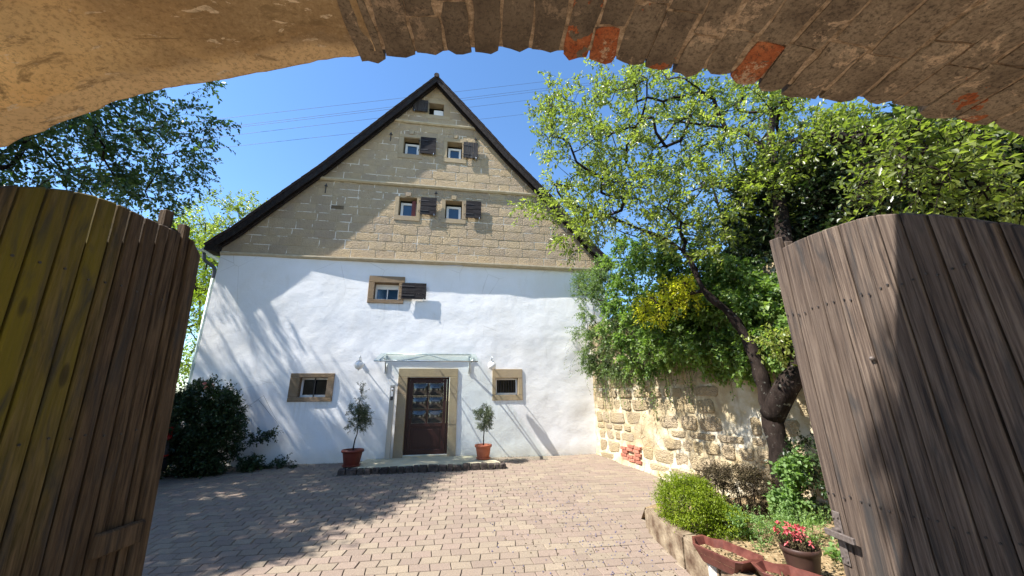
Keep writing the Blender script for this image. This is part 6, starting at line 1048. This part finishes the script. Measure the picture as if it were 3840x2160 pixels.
for q in range(7): x = 5.7+rand(0,.9); y = 3.6+rand(0,3.2); m.tube([(x,y,3.3),(x+rand(-.2,.2),y,4.4),(x+rand(-.5,.5),y+rand(-.3,.3),6.2+rand(0,.8))], [.06,.045,.02], 6)
m.build('trunk', 'bark', ev)

# ivy climbing the plum trunk foot
t = thing('trunk_ivy', (4.45,4.75,.05), 'ivy with pale leaves climbing the foot of the plum trunk', 'ivy')
C = []
for q in range(70): z = rand(.05,.85)**1.0; C.append((4.47+rand(-.17,.13)-(.25 if z < .5 else 0)*random.random(), 4.78-rand(.04,.22), z))
P, Dr, T, seg = clusters(C, .09, 6, 6, droop=.2, out=(4.5,5.1,.6), outw=.8); leaf_obj('foliage', P, Dr, rng.uniform(.04,.065,len(P)), 'herb_leaf', t, width=.8, tint=T*.7); twig_obj('stems', seg, 'bark', t, .002)

# ---------------------------------------------------------------- big tree at the left
def over(dl, zl, t): return gp(1.9-4.03*t, dl-1.585*t, zl+5.5*t)
OV = []
for q in range(120):
    zl = rand(-.5,1.62); lim = 1.93 + .09*math.sin(zl*5.0) - max(0, zl-1.35)*.9; OV.append(over(rand(1.52, lim), zl, rand(1.25,1.5)))
lt = thing('shade_tree', (-9.8,6.9,gz(-9,7)), 'large dark leafy tree at the left that shades the yard', 'tree')
TP = smooth_path([(-9.8,6.9,-.4),(-9.7,6.8,2.5),(-9.6,6.7,5),(-9.5,6.6,8),(-9.4,6.6,11)], 3)
MB().tube(TP, [.30*(1-i/len(TP))**.7+.03 for i in range(len(TP))], 12).build('trunk', 'bark', lt, True)
grow([tuple(p) for p in TP[2:]], [.2]*len(TP), LEFT_CL, 'bark', lt, 'branch', .010, .5)
P, Dr, T, seg = clusters(LEFT_CL, .46, 15, 12, droop=.15, out=(-9.6,6.6,7), outw=.6)
leaf_obj('crown', P, Dr, rng.uniform(.075,.125,len(P)), 'elm_leaf', lt, width=.55, tint=T); twig_obj('twig', seg, 'bark', lt, .004)
la_t = thing('dapple_tree', (-4.6,-3.2,gz(0,0)), 'unseen tree added behind the gateway to dapple the right gate leaf', 'tree')  # added out of view, crown shaped to throw dapple on the right gate
TP2 = smooth_path([(-4.6,-3.2,-.6),(-4.5,-2.9,3),(-4.3,-2.2,6),(-4.1,-1.4,8.2)], 3)
MB().tube(TP2, [.16*(1-i/len(TP2))**.7+.02 for i in range(len(TP2))], 8).build('trunk', 'bark', la_t, True)
grow([tuple(p) for p in TP2[3:]], [.06]*len(TP2), OV, 'bark', la_t, 'branch', .006, .5)
P, Dr, T, seg = clusters(OV, .17, 7, 8, droop=.1, outw=.3); leaf_obj('crown', P, Dr, rng.uniform(.06,.09,len(P)), 'elm_leaf', la_t, width=.55, tint=T)

# ---------------------------------------------------------------- other background trees
def bgtree(c, rad, n_, base, mat, label, cat='tree', size=.13, name='background_tree', r=.55):
    t = thing(name, base, label, cat); C = []
    while len(C) < n_:
        p = np.array([rand(-1,1), rand(-1,1), rand(-1,1)]); q = np.linalg.norm(p)
        if q < 1 and q > .4: C.append((c[0]+p[0]*rad[0], c[1]+p[1]*rad[1], c[2]+p[2]*rad[2]))
    TP = smooth_path([base,((base[0]+c[0])/2,(base[1]+c[1])/2,(base[2]+c[2])/2),(c[0],c[1],c[2]+rad[2]*.3)],3)
    MB().tube(TP, [.22*(1-i/len(TP))**.7+.03 for i in range(len(TP))], 8).build('trunk', 'bark', t, True)
    grow([tuple(p) for p in TP[2:]], [.1]*len(TP), C, 'bark', t, 'branch', .010, .5)
    P, Dr, T, seg = clusters(C, r, 9, 10, out=c, outw=.5); leaf_obj('crown', P, Dr, rng.uniform(.7,1.3,len(P))*size, mat, t, width=.6, tint=T)
bgtree((-11.2,20.0,9.0), (2.9,2.6,3.2), 210, (-11,20,0), 'plum_leaf', 'bright green round tree behind the left side of the house')
bgtree((-9.6,14.5,4.6), (1.7,2.6,3.2), 150, (-9.6,14.5,0), 'box_leaf', 'light green tall hedge tree beyond the downpipe corner', 'tree', .10)
bgtree((-11.5,11.8,2.2), (3.4,1.2,2.1), 110, (-10.5,11.8,0), 'elm_leaf', 'dark low tree at the back left of the yard', 'tree', .10)

# ---------------------------------------------------------------- rose shrub at the left corner
ro = thing('rose_shrub', (-5.6,10.2,.05), 'dark rose bush with pink blooms at the left corner of the house', 'shrub'); C = []
while len(C) < 330:
    p = np.array([rand(-1,1), rand(-1,1), rand(-1,1)])
    if (abs(p)**2.6).sum() < 1:
        w_ = .86*(1.1-.25*(p[2]+1)/2); C.append((-5.65+p[0]*w_*1.02, 10.15+p[1]*.45, 1.02+p[2]*.98))
C += [(-4.65+q*.1, 10.45, .75+.03*q) for q in range(5)] + [(-4.6+rand(-.1,.2),10.3,rand(.12,.3)) for _ in range(8)] + [(-4.45+q*.14,10.55,.14) for q in range(6)]
P, Dr, T, seg = clusters(C, .18, 12, 10, droop=.1, out=(-5.6,10.3,.9), outw=.6)
leaf_obj('foliage', P, Dr, rng.uniform(.04,.07,len(P)), 'rose_leaf', ro, width=.65, tint=T); twig_obj('stems', seg, 'bark', ro, .003)
for x, y, z in ((-5.62,9.95,2.02),(-5.5,10.05,1.98),(-5.55,9.9,1.93),(-6.55,9.8,1.62),(-6.45,9.85,1.68),(-6.3,9.9,2.02)):
    leaf_obj('rose_bloom', [(x,y,z)]*22, rng.normal(size=(22,3)), rng.uniform(.03,.055,22), 'pink_flower', ro, width=.9)
# arching shoots against the wall
seg = []
for a, b, c_ in (((-5.0,10.5,1.4),(-4.6,10.6,1.75),(-4.25,10.7,1.15)),((-5.1,10.5,1.3),(-4.7,10.6,1.65),(-4.1,10.72,.95))): seg.append((a,b,c_))
twig_obj('arching_shoot', seg, 'bark', ro, .006)

# ---------------------------------------------------------------- parked car, its tail showing past the gate
cr = thing('parked_car', (-7.9,8.9,gz(0,8.9)), 'grey parked car with red tail lamp showing past the left gate edge', 'car')
gzc = gz(0,8.9); X = -5.93; yc0, yc1 = 8.25, 9.95
prof = [(X-.10,.28),(X-.02,.42),(X,.62),(X-.04,.90),(X-.14,1.02),(X-.42,1.42),(X-1.1,1.50),(X-2.2,1.46),(X-2.9,1.08),(X-3.85,.92),(X-4.0,.62),(X-3.95,.30)]
V = []; F = []; m_ = len(prof)
for yy_, ins in ((yc0,.12),(yc0+.07,.0),(yc1-.07,.0),(yc1,.12)):
    for x, z in prof: V.append((x+(ins if x < X-2 else -ins)*(.5), yy_ + (0 if z < 1.05 else (.14 if yy_ < 9 else -.14)), gzc+z - (ins*.1 if z > .5 else 0)))
for j in range(3):
    for i in range(m_): F.append((j*m_+i, j*m_+(i+1)%m_, (j+1)*m_+(i+1)%m_, (j+1)*m_+i))
F.append(tuple(range(m_))[::-1]); F.append(tuple(3*m_+i for i in range(m_)))
obj('car_body', V, F, 'car_paint', cr)
MB().box((X-.12,yc0+.1,gzc+.26),(X+.03,yc1-.1,gzc+.50)).build('bumper', 'tyre', cr, bevel=.04, seg=2)
MB().box((X-.02,yc0+.06,gzc+.52),(X+.018,yc1-.06,gzc+.56)).build('red_strip', 'tail_lamp', cr, bevel=.006)
for yy_ in (yc0+.03, yc1-.25): MB().box((X-.12,yy_,gzc+.82),(X+.012,yy_+.22,gzc+1.12)).build('tail_lamp', 'tail_lamp', cr, bevel=.03, seg=2)
MB().hexa([(X-.36,yc0+.2,gzc+1.06),(X-.10,yc0+.2,gzc+1.04),(X-.10,yc1-.2,gzc+1.04),(X-.36,yc1-.2,gzc+1.06),(X-.46,yc0+.26,gzc+1.38),(X-.39,yc0+.26,gzc+1.40),(X-.39,yc1-.26,gzc+1.40),(X-.46,yc1-.26,gzc+1.38)]).build('rear_window', 'pane_dark', cr)
for x in (X-.72, X-3.2):
    for yy_ in (yc0-.01, yc1-.19):
        wh = MB().tube([(x,yy_,gzc+.31),(x,yy_+.2,gzc+.31)], .31, 20).build('wheel', 'tyre', cr, True); MB().tube([(x,yy_-.006,gzc+.31),(x,yy_+.02,gzc+.31)], .20, 14).build('rim', 'steel', wh)

# ---------------------------------------------------------------- overhead wires
for q, (a, b) in enumerate(WIRES):
    a = Vector(a); b = Vector(b); dirv = b - a; A = a - dirv*1.2; B = b + dirv*1.2; P = []
    for i in range(25): tt = i/24; p = A.lerp(B, tt); P.append((p.x, p.y, p.z - 1.2*(4*tt*(1-tt)-.75)*.35))
    o_ = MB().tube(P, .012, 5).build('overhead_wire', 'iron', None)
    tag(o_, ('topmost thin power line crossing the sky behind the gable','upper line of the close pair of power lines behind the gable','lower line of the close pair of power lines behind the gable','power line just below the close pair behind the gable','lowest and faintest power line behind the gable')[q], 'power line', 'power lines across the sky')

# ---------------------------------------------------------------- the gatehouse arch over the camera
gh_ = thing('gatehouse', gp(0,0,gz(0,0)), 'old gateway with a brick and plaster vault framing the view', 'gateway')
A = 1.08
ARC = [(-1.90,-2.2),(-1.90,.15),(-1.85,.40),(-1.75,.60)] + list(ARCH) + [(1.80,.70),(1.86,.52),(1.90,.20),(1.90,-2.2)]
pts = [Vector((u*A, 0, z*A+1.6)) for u, z in ARC]; pth = smooth_path(pts, 8)
L = [0]
for a, b in zip(pth, pth[1:]): L.append(L[-1]+(b-a).length)
# re-centre arc length on the crown
ic = min(range(len(pth)), key=lambda i: abs(pth[i].x)+(0 if pth[i].z > 2 else 9)); LC = L[ic]
def arc(s):
    s += LC; s = max(0, min(L[-1]-1e-4, s))
    lo = int(np.searchsorted(L, s))-1; lo = max(0, min(lo, len(pth)-2)); t = (s-L[lo])/(L[lo+1]-L[lo]+1e-9)
    p = pth[lo].lerp(pth[lo+1], t); a = pth[max(lo-3,0)]; b = pth[min(lo+4,len(pth)-1)]; tg = (b-a).normalized(); return p, Vector((-tg.z, 0, tg.x))   # normal points up/out
TILT = math.tan(math.radians(2.56))
def av(s, d, o=0):                                   # o > 0 : into the masonry
    p, n_ = arc(s); q = p + n_*o; return gp(q.x, d, q.z + TILT*(d-A))
SB = -.50                                            # plaster left of this, bricks right
def fedge(s): return A - (.022 if s > SB else 0) + noise.noise(Vector((s*5,0,0)))*.012 + noise.noise(Vector((s*17,3,0)))*.010
def soffit(s0, s1, ns, d0, nd, off, name, mat, rel, attrs=False):
    V = []; F = []; fr_ = []; cr_ = []
    for j in range(nd+1):
        for i in range(ns+1):
            s = s0+(s1-s0)*i/ns; t = (j/nd)**1.6; fe = fedge(s); d = fe + (d0-fe)*t; o = noise.noise(Vector((s*2.2, d*2.2, 1)))*rel + noise.noise(Vector((s*7, d*7, 5)))*rel*.35
            if j == 0: o += .012
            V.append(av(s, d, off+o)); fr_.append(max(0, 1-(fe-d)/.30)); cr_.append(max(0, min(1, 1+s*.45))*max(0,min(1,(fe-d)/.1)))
    k = len(V)
    for i in range(ns+1): s = s0+(s1-s0)*i/ns; V.append(av(s, fedge(s)-.01, off+.16)); fr_.append(1); cr_.append(0)
    for j in range(nd):
        for i in range(ns): a = j*(ns+1)+i; F.append((a, a+ns+1, a+ns+2, a+1))
    for i in range(ns): F.append((i, i+1, k+i+1, k+i))
    o_ = obj(name, V, F, mat, gh_, True)
    for nm, vals in (('front', fr_), ('crown', cr_)):
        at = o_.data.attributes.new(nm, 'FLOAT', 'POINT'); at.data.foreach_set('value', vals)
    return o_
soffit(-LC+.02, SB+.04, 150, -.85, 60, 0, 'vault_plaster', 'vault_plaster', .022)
soffit(SB, L[-1]-LC-.02, 260, -.85, 70, .0065, 'vault_mortar_bed', 'vault_mortar', .0022)
# bricks of the vault, course by course
s = SB-.03; ci = 0; bricks = []
while s < 2.9:
    wd = rand(.088,.104) if s < 1.0 else rand(.10,.118); d = A+rand(-.012,.028); first = True; ci += 1
    ln = rand(.13,.27)
    while d > -.62:
        bricks.append((s, wd, d, ln, first)); d -= ln+rand(.006,.011); ln = rand(.235,.262); first = False
    s += wd + rand(.010,.017) - (.004 if s > 1 else 0)
def brick_geo(s, wd, d, ln, first, V, F):
    k = len(V); nS, nD = 3, 4; lo = rand(-.004,.007); sk = rand(-.010,.010); tl = rand(-.006,.006)
    for layer in (0, 1):
        for j in range(nD+1):
            for i in range(nS+1):
                a, b = i/nS, j/nD; e = layer*0
                ss = s + wd*a + sk*b + (rand(-.003,.003) if 0 < i < nS else rand(-.005,.005)); dd = d - ln*b + (rand(-.010,.008) - (.012 if i in (0,nS) else 0) if j == 0 and first else rand(-.003,.003))
                edge = (i in (0,nS)) or (j in (0,nD)); o = (-.003+lo*.6+tl*(a-.5) + (.004 if edge else 0) + rand(-.0012,.0012)) if layer == 0 else .10
                V.append(av(ss, dd, o))
    m_ = (nS+1)*(nD+1)
    for j in range(nD):
        for i in range(nS): a = k+j*(nS+1)+i; F.append((a, a+nS+1, a+nS+2, a+1))
    per = [i for i in range(nS+1)] + [j*(nS+1)+nS for j in range(1,nD+1)] + [nD*(nS+1)+i for i in range(nS-1,-1,-1)] + [j*(nS+1) for j in range(nD-1,0,-1)]
    for a, b in zip(per, per[1:]+per[:1]): F.append((k+a, k+b, k+m_+b, k+m_+a))
bricks.sort(key=lambda b: -(b[2]))
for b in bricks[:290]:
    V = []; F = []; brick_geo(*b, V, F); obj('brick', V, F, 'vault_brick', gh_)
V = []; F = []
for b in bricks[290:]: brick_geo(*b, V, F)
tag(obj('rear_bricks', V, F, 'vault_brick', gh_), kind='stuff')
# masonry above and beside the arch
m = MB(); N_ = 60; top = GATE_TOP; V = []; F = []
def ring(d):
    out = []
    for i in range(N_+1):
        s = -LC+.01+(L[-1]-.02)*i/N_; p, n_ = arc(s); q = p+n_*.03; out.append(gp(q.x, d, q.z))
    return out
Ra = ring(A-.03); Rb = ring(-.9)
for d, R_ in ((A-.03, Ra), (-.9, Rb)):
    k = len(V); V += R_; tops = []
    for i in range(N_+1):
        s = -LC+.01+(L[-1]-.02)*i/N_; p, n_ = arc(s); t_ = i/N_; V.append(gp(p.x, d, top))
    for i in range(N_): F.append((k+i, k+i+1, k+N_+2+i, k+N_+1+i))
    k2 = len(V); V += [gp(-2.0, d, -.8), gp(-7.5, d, -.8), gp(-7.5, d, top), gp(-2.0, d, top), gp(2.0, d, -.8), gp(4.2, d, -.8), gp(4.2, d, top), gp(2.0, d, top)]
    F += [(k2,k2+1,k2+2,k2+3),(k2+4,k2+7,k2+6,k2+5)]
k = len(V); V += [gp(-7.5,A-.03,top), gp(4.2,A-.03,top), gp(4.2,-.9,top), gp(-7.5,-.9,top), gp(-7.5,A-.03,-.8), gp(-7.5,-.9,-.8), gp(4.2,A-.03,-.8), gp(4.2,-.9,-.8)]
F += [(k,k+1,k+2,k+3),(k,k+3,k+5,k+4),(k+1,k+6,k+7,k+2)]
obj('gateway_wall', V, F, 'wall_render', gh_)

# unseen pale ground added behind the gateway, bounces sunlight into the vault
tag(obj('bounce_ground', [(-30,-1.1,gz(0,0)-.006),(30,-1.1,gz(0,0)-.006),(30,-14,gz(0,0)-.012),(-30,-14,gz(0,0)-.012)], [(0,1,2,3)], 'bounce_gravel'), 'unseen pale gravel added behind the gateway to bounce light into the vault', kind='structure')
# ---------------------------------------------------------------- gate leaves
def leaf_top_r(d): return float(np.interp(d, [.4,1.268,1.367,1.462,1.565,1.673,1.774,1.879,1.983,2.092,2.208,2.5], [1.55,2.245,2.316,2.381,2.439,2.485,2.511,2.531,2.545,2.557,2.566,2.575]))
def leaf_top_l(d): return float(np.interp(d, [.4,1.264,1.334,1.419,1.511,1.604,1.693,1.76,1.84,1.923,1.987,2.064,2.3], [1.9,2.40,2.45,2.495,2.535,2.561,2.574,2.577,2.578,2.582,2.588,2.592,2.58]))
def plank(parent, u0, u1, d0, d1, zb, zt0, zt1, mat, lean=0, name='plank', zref=1.6, bevel=.004):
    def Q(u, d, z): return gp(u - lean*(z-zref), d, z)
    P = [Q(u0,d0,zb),Q(u1,d0,zb),Q(u1,d1,zb),Q(u0,d1,zb),Q(u0,d0,zt0),Q(u1,d0,zt0),Q(u1,d1,zt1),Q(u0,d1,zt1)]
    return MB().hexa(P).build(name, mat, parent, bevel=bevel)
gr = thing('gate_leaf', gp(1.92,.5,-.45), 'open right gate leaf of weathered grey brown planks with iron latch', 'gate', 'gate leaves')
seams = [2.405,2.308,2.205,2.095,1.985,1.877,1.772,1.67,1.563,1.460,1.36,1.255]
while seams[-1] > .5: seams.append(seams[-1]-rand(.098,.112))
for a, b in zip(seams, seams[1:]):
    g_ = .0035 if a > 1.6 else .0048; o = rand(-.003,.003)
    zt0, zt1 = (leaf_top_r(b), leaf_top_r(a)) if a < 2.40 else (2.655, 2.668)
    plank(gr, 1.90+o, 1.935+o, b+g_, a-g_, -.42, zt0, zt1, 'wood_right', bevel=.006)
for z in (.05,1.0,2.05): plank(gr, 1.937, 1.985, .55, 2.40, z, z+.12, z+.12, 'wood_right', name='ledge')
plank(gr, 1.94, 1.99, 2.30, 2.40, -.40, 2.62, 2.63, 'wood_right', name='edge_stile')
def gbox(parent, name, u0,u1,d0,d1,z0,z1, mat, bevel=.003, lean=0): return plank(parent, u0,u1,d0,d1,z0,z1,z1, mat, lean, name, bevel=bevel)
plank(gr, 1.9365, 1.9368+.003, .55, 2.38, -.40, 1.45, 2.54, 'dark_gap', name='seam_backing_sheet')  # added near-black sheet behind the planks, keeps their seams dark
la = gbox(gr, 'latch_plate', 1.893,1.899,2.335,2.385,.70,.965, 'rust_iron')
MB().tube([gp(1.90,2.36,.87),gp(1.862,2.36,.87)], .014, 10).build('latch_pivot', 'rust_iron', la)
MB().hexa([gp(1.855,2.235,.835),gp(1.872,2.235,.835),gp(1.872,2.42,.835),gp(1.855,2.42,.835),gp(1.855,2.235,.868),gp(1.872,2.235,.868),gp(1.872,2.42,.868),gp(1.855,2.42,.868)]).build('latch_bar', 'rust_iron', la, bevel=.003)
for z in (.725,.735,.94,.93): MB().tube([gp(1.893,2.345 if z in (.725,.94) else 2.375,z),gp(1.886,2.345 if z in (.725,.94) else 2.375,z)], .006, 8).build('rivet', 'rust_iron', la)
MB().lathe(gp(1.893,1.885,1.78), [(.0001,-.012),(.009,-.009),(.012,0),(.009,.009),(.0001,.012)], 12).build('bolt_head', 'rust_iron', gr, True)
gl_ = thing('gate_leaf', gp(-1.95,.5,-.45), 'open left gate leaf of brown planks stained olive yellow, in shade', 'gate', 'gate leaves')
LEAN = .060                                          # top leans outwards
seams = [2.19,2.135,2.085]                            # cover strips at the free edge
sd = [2.075,1.987,1.923,1.84,1.76,1.693,1.604,1.511,1.419,1.334,1.245]
sd = [s_*1.02+.0 for s_ in sd]
while sd[-1] > .45: sd.append(sd[-1]-rand(.085,.10))
def lplank(u0,u1,d0,d1,z0,z1a,z1b,mat='wood_left',name='plank',bevel=.004): return plank(gl_, -u1, -u0, d0, d1, z0, z1a, z1b, mat, -LEAN*-1, name, bevel=bevel)
for a, b in zip(sd, sd[1:]):
    o = rand(-.003,.003); lplank(1.90+o,1.935+o,b+.0042,a-.0042,-.42,leaf_top_l(b/1.02),leaf_top_l(a/1.02),bevel=.007)
tag(lplank(1.938,1.946,.5,2.08,-.40,1.88,2.565,mat='dark_gap',name='seam_backing_sheet'))  # same added near-black sheet, stops light showing through the seams
lplank(1.90,1.95,2.122,2.165,-.42,2.66,2.655,name='edge_strip'); lplank(1.885,1.935,2.175,2.255,-.42,2.58,2.50,name='edge_strip'); lplank(1.94,1.985,2.09,2.26,-.42,2.62,2.60,name='edge_stile')
lplank(1.945,1.99,2.03,2.085,2.3,2.71,2.72,name='stub')
pl = lplank(1.868,1.899,1.965,2.205,.93,1.03,1.03,name='mending_board',bevel=.008)
for dd, zz in ((2.0,.98),(2.17,1.0),(2.08,.96)): MB().tube([gp(-1.868-.03,dd,zz),gp(-1.855-.03,dd,zz)], .007, 8).build('nail', 'rust_iron', pl)
for z in (.05,1.4,2.1): lplank(1.937,1.985,.55,2.2,z,z+.12,z+.12,name='ledge')

for z in (.11, 1.06, 2.11):                          # nail heads where the ledges are fixed
    for a, b in zip(seams[:0] or [2.405,2.308,2.205,2.095,1.985,1.877,1.772,1.67,1.563,1.460], [2.308,2.205,2.095,1.985,1.877,1.772,1.67,1.563,1.460,1.36]):
        for q in (.28,.72):
            dd = a+(b-a)*q+rand(-.006,.006); zz = z+rand(-.012,.012); MB().tube([gp(1.897,dd,zz),gp(1.893,dd,zz)], .0055, 6).build('nail', 'iron', gr)
for z in (.11, 1.46, 2.16):
    for a, b in zip(sd[:9], sd[1:10]):
        dd = (a+b)/2+rand(-.012,.012); zz = z+rand(-.012,.012); u = 1.897 + .060*(zz-1.6); MB().tube([gp(-u,dd,zz),gp(-u+.004,dd,zz)], .0055, 6).build('nail', 'iron', gl_)
# a low garden wall closes the yard far left
t = thing('garden_wall', (-12.5,6,-.3), 'plain rendered wall closing the far left of the yard', 'wall')
MB().box((-13.2,1.5,-.5),(-12.9,14,2.0)).build('wall_body', 'wall_render', t)
